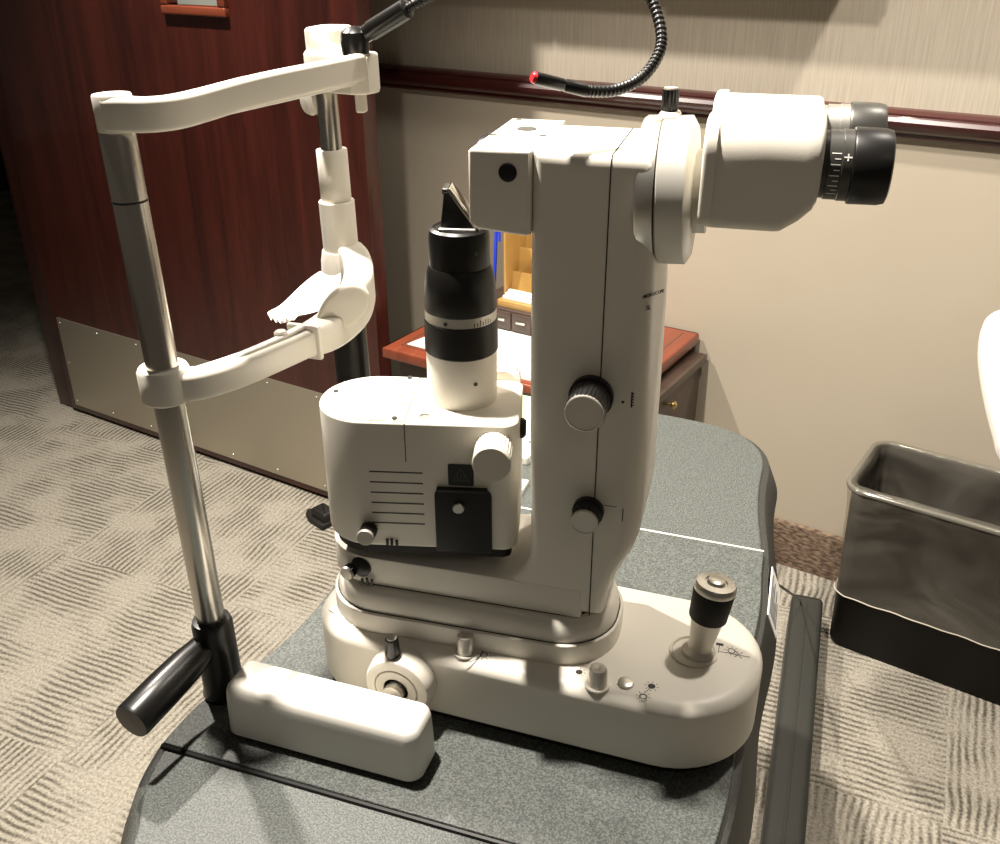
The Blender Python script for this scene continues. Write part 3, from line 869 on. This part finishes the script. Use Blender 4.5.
for k in (-1, 0, 1):
    fmark(bm, .0032+k*.0026-.0005, .0032+k*.0026+.0005, .2250, .2290-abs(k)*.0015, -.0508)
fmark(bm, -.0010, .0074, .2238, .2246, -.0508)
obj('warning_symbol', bm, DGREY, wp)
# knurled slit-width knobs front and rear
for sgn, v, z, nm in ((-1, -.049, .2520, 'front'), (1, .031, .2640, 'rear')):
    L = .026
    r = .0142
    k = lathe_obj('slit_width_knob', [(r, 0), (r, .003), (r, L-.008), (r*1.0, L-.006), (r, L-.001), (r*.95, L), (0, L)], BEIGE, house, (.0285, v, z), (0, sgn, 0), 56, (.002, L-.007, .0010), angle=12)
# dark detent on the right end
lathe_obj('filter_lever', [(.008, 0), (.008, .003), (.006, .005), (0, .005)], RUBBER, house, (.0455, -.012, .250), (1, 0, 0), 24)
# ribbed knob with silver end low on the left of the housing
def rib_knob(par, o, d, r, L, rz=0, loc=(0, 0, 0)):
    k = lathe_obj('ribbed_knob', [(r*.9, 0), (r, .001), (r*.98, L)], SATBLACK, par, o, d, 32, (.0005, L, .0012), loc, rz)
    lathe_obj('knob_cap', [(r*.98, L-.0005), (r*1.0, L+.0008), (r*.9, L+.0022), (0, L+.0025)], SILVER, k, o, d, 30)
    return k
rib_knob(house, (-.070, -.0490, .1765), (-.02, -1, .12), .0068, .016)
bm = new(); box(bm, -.0575, -.0555, -.0512, -.0498, .1620, .1675, .0003); box(bm, -.0540, -.0520, -.0512, -.0498, .1620, .1680, .0003); box(bm, -.0500, -.0480, -.0512, -.0498, .1620, .1670, .0003)
obj('index_marks', bm, INK, house)
# arm lock knob
lathe_obj('arm_lock_boss', [(.0090, 0), (.0090, .005), (.006, .007), (0, .007)], SATBLACK, sl, (-.166, -.0400, .1260), (-.2, -1, .1), 30)
rib_knob(sl, (-.176, -.0425, .1215), (-.25, -1, -.05), .0062, .006)
bm = new()
for k, (a_, h_) in enumerate(((0, .006), (.0042, .0075), (.0084, .0065))):
    box(bm, -.166+a_, -.1635+a_, -.0484, -.0472, .1115, .1115+h_, .0003)
obj('index_marks', bm, INK, sl)
# illumination tube
tp = [(.0270, .2700), (.0270, .3105), (.0268, .3118)]
tubeo = lathe_obj('illumination_tube', tp, CREAM, sl, (0, 0, 0), (0, 0, 1), 64, loc=(-.09, .003, 0), rz=IA)
def TL(name, prof, m, **k): return lathe_obj(name, prof, m, tubeo, (0, 0, 0), (0, 0, 1), 64, **k)
TL('slit_ring', [(.0271, .3110), (.0279, .3120), (.0277, .3360), (.0270, .3368)], SATBLACK)
TL('scale_ring', [(.0269, .3366), (.0269, .3440), (.0264, .3445)], SATIN)
TL('filter_housing', [(.0268, .3440), (.0272, .3450), (.0264, .3620), (.0250, .3720), (.0233, .3765), (.0229, .3775)], SATBLACK)
TL('upper_barrel', [(.0224, .3770), (.0222, .3990), (.0216, .4040), (.0190, .4055), (.0180, .4040), (0, .4040)], SATBLACK)
bm = new()
for k in range(7):
    th = math.radians(-62+k*5.2)
    rr = .0271
    hh = .0045 if k in (2, 4, 5) else .003
    c_ = Vector((rr*math.cos(th), rr*math.sin(th), .3375)); s_ = Vector((-math.sin(th), math.cos(th), 0))*.0004
    bm.faces.new([bm.verts.new(c_+s_*q+Vector((0, 0, zz))) for q, zz in ((-1, 0), (1, 0), (1, hh), (-1, hh))])
obj('ring_scale', bm, INK, tubeo)
for th, z, r in ((-62, .292, .0271), (-52, .391, .0228), (-108, .340, .0268)):
    a = math.radians(th)
    lathe_obj('set_screw', [(.0016, 0), (.0016, .0005), (0, .0004)], DGREY, tubeo, (r*math.cos(a), r*math.sin(a), z), (math.cos(a), math.sin(a), 0), 12)
# prism mirror carrier: wedge leaning against an inclined mirror
bm = prism_v([(-.0125, .4040), (.0150, .4040), (-.0020, .4280), (-.0060, .4320), (-.0090, .4320)], -.0095, .0095, .0008, .0008, 2)
obj('prism_wedge', bm, SATBLACK, tubeo)
M = axis_matrix((.0052, 0, .4205), Vector((.82, 0, .57)), up=(0, 1, 0))
bm = new(); slab(bm, rrect(-.0185, .0185, -.0105, .0105, .0015, 3), -.0010, .0016, .0004, .0004, 2, axis_matrix((.0045, 0, .4195), (.815, 0, .58), up=(0, 1, 0)))
obj('inclined_mirror', bm, MIRROR, tubeo)
bm = new(); box(bm, -.0130, .0135, -.0145, -.0090, .4040, .4075, .0008); obj('mirror_clamp', bm, SATIN, tubeo)
bm = new(); box(bm, -.0105, -.0040, -.0085, .0085, .4300, .4345, .0012); obj('mirror_top_clip', bm, DGREY, tubeo)

# ---------------------------------------------------------------- rail cover on the table
rc = thing('rail_cover', 'long cream box-shaped rail cover lying on the table in front of the slit lamp', 'cover', (-.332, .512, T))
P = rrect(-.079, .095, -.022, .022, .012, 8)
bm = new()
Rr = []
for z, d in ((.004, .0), (.030, .0008), (.0425, .0016), (.0475, .0030), (.0505, .0055), (.0515, .0090)):
    Rr.append([(x, y, z) for x, y in inset(P, d)])
loft(bm, Rr); obj('cover_shell', bm, WHITE, rc)
bm = new(); slab(bm, inset(P, .003), 0.0, .0045); obj('felt_base', bm, RUBBER, rc)

# ---------------------------------------------------------------- head rest
HX = -.444
hr = thing('head_rest', 'steel head rest frame with cream forehead band and chin cup, left on the table', 'head rest', (HX, .535, T))
hr.rotation_euler = (0, math.radians(-1.0), 0); hr.location.x += .0035
def cyl(name, x, y, z0, z1, r, m, par=hr, n=36, top=None):
    return lathe_obj(name, [(r*.96, z0), (r, z0+.0008), (r, z1-.0008), (r*.96, z1)], m, par, (x, y, 0), (0, 0, 1), n)
pole = cyl('pole', 0, 0, .001, .482, .0117, CHROME)
cyl('pole_joint', 0, 0, .4322, .4345, .01195, SEAM, pole)
py = .285
far = cyl('pole', 0, py, .001, .470, .0100, CHROME)
cyl('lower_sleeve', 0, py, .314, .364, .0170, CREAM, hr)
cyl('upper_sleeve', 0, py, .364, .412, .0145, CREAM, hr)
# black socket with lever handle
so = lathe_obj('pole_socket', [(.0175, 0), (.0185, .003), (.0170, .010), (.0170, .075), (.0155, .0795), (.0120, .0800)], BLACK, hr, (0, 0, 0), (0, 0, 1), 40)
lathe_obj('handle', [(.0120, .004), (.0130, .018), (.0148, .032), (.0158, .060), (.0158, .094), (.0150, .0965), (0, .0970)], BLACK, hr, (-.004, .0, .056), (-.11, -1, -.09), 44)
lathe_obj('pole_socket', [(.0175, 0), (.0185, .003), (.0175, .010), (.0175, .236), (.0150, .242), (.0100, .243)], BLACK, hr, (0, py, 0), (0, 0, 1), 40)

# forehead band
def band_section(w, h, r=.004):
    return rrect(-w/2, w/2, -h/2, h/2, r, 3)
bp_ = [(.003, -.004), (.010, -.003), (.022, .006), (.029, .025), (.031, .055), (.036, .095), (.044, .140), (.051, .185), (.056, .225), (.058, .252)]
bz_ = [.4905, .4905, .4890, .4880, .4880, .4895, .4905, .4905, .4905, .4905]
path = smooth_path([(x, y, z) for (x, y), z in zip(bp_, bz_)], 6)
bm = new()
def fsec(t):
    w_ = .024 if t < .06 else .013
    w_ = .009*max(0, 1-t/.22)+.012+.002*math.sin(t*6)
    return band_section(w_, .0218, .0035)
sweep(bm, path, fsec)
band = obj('forehead_band', bm, CREAM, hr)
cyl('band_socket', -.001+.003, -.001, .4795, .5025, .0125, CREAM, band)
# thin lower rim strip seen under the band
bm = new()
sweep(bm, smooth_path([(x-.010, y, .4785) for x, y in bp_[4:]], 6), lambda t: band_section(.016, .004, .0015))
obj('inner_strap', bm, WHITE, band)
# end bracket and block on the far pole
bm = new()
P = [(-.012, .276), (-.006, .262), (.008, .254), (.030, .244), (.050, .238), (.064, .244), (.067, .258), (.062, .270), (.045, .280), (.020, .298), (.006, .306), (-.006, .304), (-.012, .292)]
P = P[::1]
slab(bm, P, .468, .500, (.003, .003), .002, 3)
blk = obj('band_bracket', bm, CREAM, hr)
bm = new(); slab(bm, rrect(-.009, .026, .264, .306, .012, 5), .478, .5185, (.004, .003), .003); obj('pole_block', bm, CREAM, hr)
bm = new()
sweep(bm, smooth_path([(.004, .266, .500), (.018, .260, .497), (.036, .252, .492), (.052, .246, .487)], 5), lambda t: band_section(.010, .030-.012*t, .003)); obj('bracket_rib', bm, WHITE, blk)
bm = new(); box(bm, .048, .056, .246, .256, .452, .470, .002); lab(obj('strap_button', bm, BEIGE, blk), 'pale hanging strap tab')
lathe_obj('tightening_knob', [(.013, 0), (.014, .004), (.012, .008), (0, .009)], BEIGE, blk, (-.016, .290, .455), (-.6, -1, 0), 30)

# chin bar
cp = [(.004, .000), (.024, .012), (.038, .040), (.049, .075), (.056, .110), (.059, .145), (.056, .185), (.048, .220), (.038, .246), (.024, .268), (.010, .283)]
zz = [.2965, .296, .295, .2945, .293, .291, .291, .294, .299, .304, .306]
bm = new()
def csec(t):
    h = .0225 if t < .38 else .0225+.012*min(1, (t-.38)/.3)
    w_ = .017 + (.010*min(1, (t-.38)/.06) if t > .38 else 0)
    w_ += .007*max(0, 1-t/.12)
    return band_section(w_, h, .0045)
sweep(bm, smooth_path([(x, y, z) for (x, y), z in zip(cp, zz)], 6), csec)
chin = obj('chin_bar', bm, CREAM, hr)
lathe_obj('bar_clamp', [(.0175, .2850), (.0188, .2865), (.0188, .3085), (.0172, .3110), (.0125, .3112)], CREAM, chin, (0, 0, 0), (0, 0, 1), 44)
lathe_obj('bar_clamp', [(.0200, .286), (.0215, .288), (.0205, .306), (.0185, .3155), (.0120, .3160)], CREAM, chin, (0, py, 0), (0, 0, 1), 44)
# groove rail on top of the bar
bm = new()
sweep(bm, smooth_path([(x-.002, y, .3065) for x, y in cp[1:5]], 6), lambda t: band_section(.007, .003, .001)); obj('bar_rib', bm, WHITE, chin)
lathe_obj('paper_pin', [(.0055, .304), (.0055, .309), (.004, .3105), (0, .3105)], CREAM, chin, (.047, .088, 0), (0, 0, 1), 24)
bm = new(); box(bm, .040, .0695, .108, .113, .279, .3085, .0015); obj('cup_stop', bm, CREAM, chin)
# chin cup: saddle with a raised oval cheek
bm = new()
nu, nv = 14, 22
G = []
for i in range(nu+1):
    row = []
    for j in range(nv+1):
        s = -1+2*j/nv; t = -1+2*i/nu
        y = .166+.037*s
        hw = .020*math.sqrt(max(.08, 1-.75*abs(s)**2.2))
        x = .026+.006*s + hw*t
        z = .2985+.019*max(0, (s+.35)/1.35)**1.5+.004*max(0, -s)**2+.004*t*t
        if j in (0, 1) : z -= .002*((i*7) % 3)
        row.append(bm.verts.new((x, y, z)))
    G.append(row)
for i in range(nu):
    for j in range(nv):
        bm.faces.new((G[i][j], G[i+1][j], G[i+1][j+1], G[i][j+1]))
geo = bmesh.ops.solidify(bm, geom=bm.faces[:], thickness=.005)
cup = obj('chin_cup', bm, WHITE, hr, angle=60)
bm = new()
Mc = axis_matrix((.0710, .148, .3100), Vector((.50, -.86, .0)), up=(0, 0, 1))
n = 36
P = []
for i in range(n):
    a = 2*PI*i/n
    rx, ry = .0265, .0165
    x = rx*math.cos(a); y = ry*math.sin(a)*(1.0+.18*math.cos(a))
    cs, sn = math.cos(math.radians(38)), math.sin(math.radians(38))
    P.append((x*cs-y*sn, x*sn+y*cs))
slab(bm, P, -.005, .003, (.004, .003), .003, 4, Mc)
obj('cup_cheek', bm, BEIGE, cup)

# gooseneck fixation lamp on the band bracket
def W2H(p): return Matrix.Rotation(math.radians(1.0), 3, 'Y') @ (Vector(p)-Vector((HX+.0035, .535, T)))
gk = lathe_obj('fixation_lamp_mount', [(.0105, -.006), (.0115, .002), (.0125, .012), (.0110, .020), (.006, .024), (0, .025)], BLACK, hr, tuple(W2H((-.398, .785, 1.278))), (0, 0, 1), 30)
a_ = W2H((-.400, .790, 1.291)); b_ = W2H((-.346, .780, 1.318))
bm = new(); tube(bm, [a_, a_.lerp(b_, .3), a_.lerp(b_, .31), a_.lerp(b_, .98), b_], .0078, 24, lambda t: (.0072 if t < .3 else .0082) if t < .9 else .0050)
arm_ = obj('fixation_lamp_arm', bm, BLACK, hr)
gp = [(-.346, .780, 1.318), (-.314, .77, 1.331), (-.270, .755, 1.350), (-.225, .735, 1.362), (-.180, .715, 1.360), (-.148, .700, 1.348), (-.130, .69, 1.332), (-.119, .67, 1.309), (-.125, .65, 1.292), (-.139, .63, 1.285), (-.155, .612, 1.2865)]
gp = [W2H(p) for p in gp]
sp_ = smooth_path(gp, 34)
bm = new(); tube(bm, sp_, .005, 14, lambda t: .0031+.0008*(int(round(t*(len(sp_)-1))) % 4 > 1))
lab(obj('gooseneck', bm, SATBLACK, hr, angle=80), 'ribbed black flexible gooseneck')
c1, c2 = W2H((-.154, .6125, 1.2866)), W2H((-.180, .59, 1.2958))
bm = new(); tube(bm, [c1, c1.lerp(c2, .4), c1.lerp(c2, .42), c1.lerp(c2, .46), c1.lerp(c2, .48), c2], .005, 18, lambda t: .0040 if (t < .3 or t > .7) else .0035)
tip = obj('fixation_lamp_head', bm, SATBLACK, hr)
bm = new(); dd = (c2-c1).normalized(); tube(bm, [c2, c2+dd*.0015, c2+dd*.0022], .0044, 18, lambda t: .0037-.001*t)
lab(obj('red_tip', bm, RED, tip), 'red lens tip')

# ---------------------------------------------------------------- side table against the wall
dk = thing('side_table', 'cherry wood side table against the wall behind the slit lamp', 'side table', (-.897, 1.80, 0), WA); dk.scale = (1, 1, 1.019)
SW, SD = .566, .452
bm = new(); slab(bm, rrect(0, SW, 0, SD, .002), .505, .530, (.006, .006), .003); obj('table_top', bm, DESKW, dk)
bm = new()
for a in ((.030, .033, .03, SD-.02), (SW-.033, SW-.030, .03, SD-.02)): box(bm, a[0], a[1], a[2], a[3], .5295, .5304)
box(bm, .030, SW-.030, .030, .033, .5295, .5304)
obj('inlay_line', bm, DARKW, dk)
bm = new(); box(bm, .025, SW-.02, .03, SD-.01, .43, .506, .002); obj('apron', bm, DARKW, dk)
for x, y in ((.04, .05), (SW-.045, .05), (.04, SD-.04), (SW-.045, SD-.04)):
    bm = new(); box(bm, x-.018, x+.018, y-.018, y+.018, 0.0, .431, .003); obj('leg', bm, DARKW, dk)
bm = new(); box(bm, SW-.10, SW+.026, .05, SD-.005, .468, .486, .002); sh = obj('pull_out_shelf', bm, DARKW, dk)
bm = new(); box(bm, SW-.09, SW+.014, .14, SD-.010, .30, .468, .002); obj('side_drawer', bm, DARKW, dk)
lathe_obj('knob', [(.004, 0), (.004, .008), (.009, .012), (.009, .016), (.005, .020), (0, .021)], BRASS, dk, (SW+.014, .26, .435), (1, 0, 0), 20)

def desk_pt(x, y, z=0): 
    return Vector((-.897, 1.80, 0)) + wx*x + wn*y + Vector((0, 0, z))
# sheets on the side table
pp = obj('paper_sheet', (lambda b: (slab(b, [(-.125, -.10), (.115, -.10), (.14, .12), (-.09, .12)], 0, .0012), b)[1])(new()), PAPER, None, desk_pt(.165, .14, .5408), WA)
tag(pp, 'white paper sheet on the left of the side table', 'paper')
pp = obj('open_booklet', (lambda b: (slab(b, rrect(-.10, .10, -.115, .115, .003), 0, .008, .002), b)[1])(new()), PAPER, None, desk_pt(.385, .135, .5408), WA+.06)
tag(pp, 'thick white booklet on the side table behind the illumination tube', 'booklet')
# wooden drawer box with amber card rack on it
db = thing('drawer_box', 'small dark wooden box of little drawers at the back of the side table', 'box', desk_pt(.150, .222, .5408), WA)
bm = new(); box(bm, -.06, .16, .004, .185, 0, .052, .002); obj('body', bm, DARKW, db)
for x0 in (-.056, -.002, .052, .106):
    bm = new(); box(bm, x0, x0+.050, 0, .005, .005, .047, .001); d_ = obj('drawer', bm, DARKW, db)
    bm = new(); box(bm, x0+.013, x0+.037, -.006, .001, .026, .031, .001); obj('handle', bm, SATIN, d_)
cr = thing('card_rack', 'tall amber stepped rack holding cards on top of the drawer box', 'rack', desk_pt(.198, .285, .5928), WA)
P = [(-.055, 0), (.062, 0), (.062, .10)]
bm = new(); slab(bm, rrect(-.048, .055, -.045, .10, .004), 0, .014, .002); obj('base', bm, AMBER, cr)
for k, (y, z0, z1) in enumerate(((.000, .012, .066), (.030, .012, .115), (.060, .012, .205))):
    bm = new()
    Rg = []
    for q in range(7):
        t = q/6
        z = z0+(z1-z0)*t
        b_ = .012*math.sin(t*PI/2)
        Rg.append([(-.043, y+b_, z), (.050, y+b_, z), (.050, y+b_+.006, z), (-.043, y+b_+.006, z)])
    loft(bm, Rg); obj('tier', bm, AMBER, cr)
bm = new(); box(bm, -.046, -.040, -.02, .090, .012, .190, .002); box(bm, .047, .053, -.02, .090, .012, .190, .002); obj('side_panel', bm, AMBER, cr)
for k in range(3):
    bm = new(); box(bm, -.038, .045, -.036+k*.011, -.028+k*.011, .0145, .022+k*.004, .0005)
    c_ = obj('card_stack', bm, PAPER, None, desk_pt(.198, .285, .5928), WA)
    tag(c_, ('front low', 'middle', 'rear')[k]+' stack of white cards in the amber rack', 'cards', 'white cards in the amber rack')
c_ = thing('pen', 'blue pen standing up behind the black illumination tube', 'pen', desk_pt(.094, .285, .5928), WA)
bm = new(); tube(bm, [(0, .03, .0), (.004, .035, .152)], .004, 12); obj('barrel', bm, BLUE, c_)
bm = new(); tube(bm, smooth_path([(.004, .035, .150), (.014, .032, .152), (.015, .031, .125)]), .003, 8); obj('clip', bm, BLUE, c_)

# ---------------------------------------------------------------- papers on the rear of the instrument table
fo = thing('chart_folder', 'white chart folder with a green sheet lying on the rear of the grey table', 'folder', (-.40, 1.095, zt+.0005), math.radians(-3))
bm = new(); slab(bm, rrect(-.09, .095, -.085, .085, .004), 0, .010, .0015); obj('cover', bm, PAPER, fo)
bm = new(); slab(bm, rrect(-.085, .090, .012, .082, .002), .0100, .0112); obj('green_sheet', bm, GREENP, fo)
bm = new(); slab(bm, rrect(-.085, .092, .0795, .0835, .001), .0100, .0135); obj('spine_clip', bm, BLACK, fo)
lathe_obj('rivet', [(.002, 0), (.0018, .0008), (0, .001)], INK, fo, (.082, -.045, .010), (0, 0, 1), 12)
sh_ = obj('note_pad', (lambda b: (slab(b, rrect(-.08, .09, -.018, .018, .002), 0, .006, .001), b)[1])(new()), PAPER, None, (-.385, .945, zt), 0)
tag(sh_, 'white note pad lying on the grey table between chart folder and slit lamp', 'note pad')

# ---------------------------------------------------------------- wastebasket with liner
BA = math.radians(-15.5)
wb_ = thing('wastebasket', 'black rectangular wastebasket with a clear liner standing on the carpet at the right', 'wastebasket', (.127, 1.775, 0), BA)
def ring_at(z, d=0.0, n=8, x0=0, x1=.40, y0=0, y1=.205):
    k = z/.388; e = .009*k
    P = rrect(x0-e, x1+e, y0-e, y1+e, .032, n)
    return [(x, y, z) for x, y in inset(P, d)]
bm = new()
loft(bm, [ring_at(.0, .010), ring_at(.004, .002), ring_at(.010), ring_at(.368), ring_at(.378, -.004), ring_at(.388, -.004), ring_at(.390, .0), ring_at(.386, .004), ring_at(.368, .006), ring_at(.02, .006), ring_at(.018, .02)])
obj('bin', bm, mat('black_bin_plastic', (.005, .004, .0035), .5, var=.2, spec=.2), wb_)
# liner: inner bag, rolled over the rim and hanging outside
def wob(P, amp, z, seed):
    out = []
    n = len(P)
    for i, (x, y, zz_) in enumerate(P):
        a = math.sin(i*1.7+seed)+.6*math.sin(i*.9+seed*2.3+z*40)
        out.append((x+amp*a*.5, y+amp*math.cos(i*1.3+seed+z*30), zz_+amp*.6*math.sin(i*.8+seed)))
    return out
def dense(R, k=4):
    Q = []
    n = len(R)
    for i in range(n):
        a, b = Vector(R[i]), Vector(R[(i+1) % n])
        m = max(1, int((b-a).length/.012))
        m = 1 if (b-a).length < .01 else 24
        for j in range(m): Q.append(tuple(a.lerp(b, j/m)))
    return Q
Rn = []
for z, d, amp in ((.135, -.0035, .0012), (.150, -.0030, .0015), (.19, -.0030, .0015), (.24, -.0032, .0018), (.29, -.0034, .0018), (.343, -.0050, .0016), (.370, -.0085, .0010), (.384, -.0105, .0006),
                  (.396, -.0085, .0005), (.399, -.0010, .0008), (.393, .0075, .001), (.365, .0090, .0015), (.28, .014, .005), (.18, .022, .007), (.08, .035, .008)):
    Rn.append(wob(dense(ring_at(z, d)), amp, z, 1.3))
bm = new(); loft(bm, Rn, cap0=False, cap1=False)
obj('liner', bm, FILM, wb_, angle=180)
bm = new()
hem = wob(dense(ring_at(.135, -.0045)), .0012, .135, 1.3)
tube(bm, [Vector(p) for p in hem]+[Vector(hem[0])], .0013, 6)
lab(obj('liner_hem', bm, mat('liner_hem', (.55, .50, .42), .3), wb_), 'pale lower hem of the liner')
bm = new()
rimp = [Vector(p) for p in dense(ring_at(.389, -.0075))]
tube(bm, rimp+[rimp[0]], .0058, 10)
lab(obj('rim_band', bm, mat('clear_rim_film', (.20, .19, .16), .12, .35, coat=1.0), wb_), 'shiny stretched liner rolled over the rim')

# ---------------------------------------------------------------- white arm end at the right edge
wa = thing('equipment_stand', 'glossy white rounded equipment stand head at the right edge above the wastebasket', 'stand', (.33, 1.45, 0))
E_ = [(-.057, .089), (-.072, .078), (-.082, .059), (-.0835, .017), (-.078, -.026), (-.068, -.075), (-.055, -.123), (-.046, -.153), (-.02, -.18), (.04, -.19), (.14, -.19), (.20, -.17), (.235, -.10), (.24, 0), (.23, .06), (.20, .095), (.12, .105), (.02, .105), (-.035, .100)]
P = [(p.x, p.y) for p in smooth_path([(x, z, 0) for x, z in E_]+[(E_[0][0], E_[0][1], 0)], 4)][:-1][::-1]
P = P[::-1] if sum(P[k-1][0]*P[k][1]-P[k][0]*P[k-1][1] for k in range(len(P))) < 0 else P
bm = prism_v(P, 0, .035, (.010, .010), (.006, .006), 6)
hd_ = obj('tilted_head', bm, mat('gloss_white', (.92, .91, .86), .3, coat=.5), wa, (0, .05, .80))
hd_.rotation_euler = (-math.atan2(.8, .6), 0, 0)
lathe_obj('post', [(.02, 0), (.02, .66)], SATIN, wa, (.18, .05, .02), (0, 0, 1), 32)
lathe_obj('collar', [(.02, .66), (.04, .70), (.045, .75), (.02, .785)], SATIN, wa, (.18, .05, .0), (0, 0, 1), 32)
lathe_obj('foot_plate', [(.11, 0), (.11, .012), (.09, .022), (0, .022)], SATBLACK, wa, (.28, .05, 0), (0, 0, 1), 40)
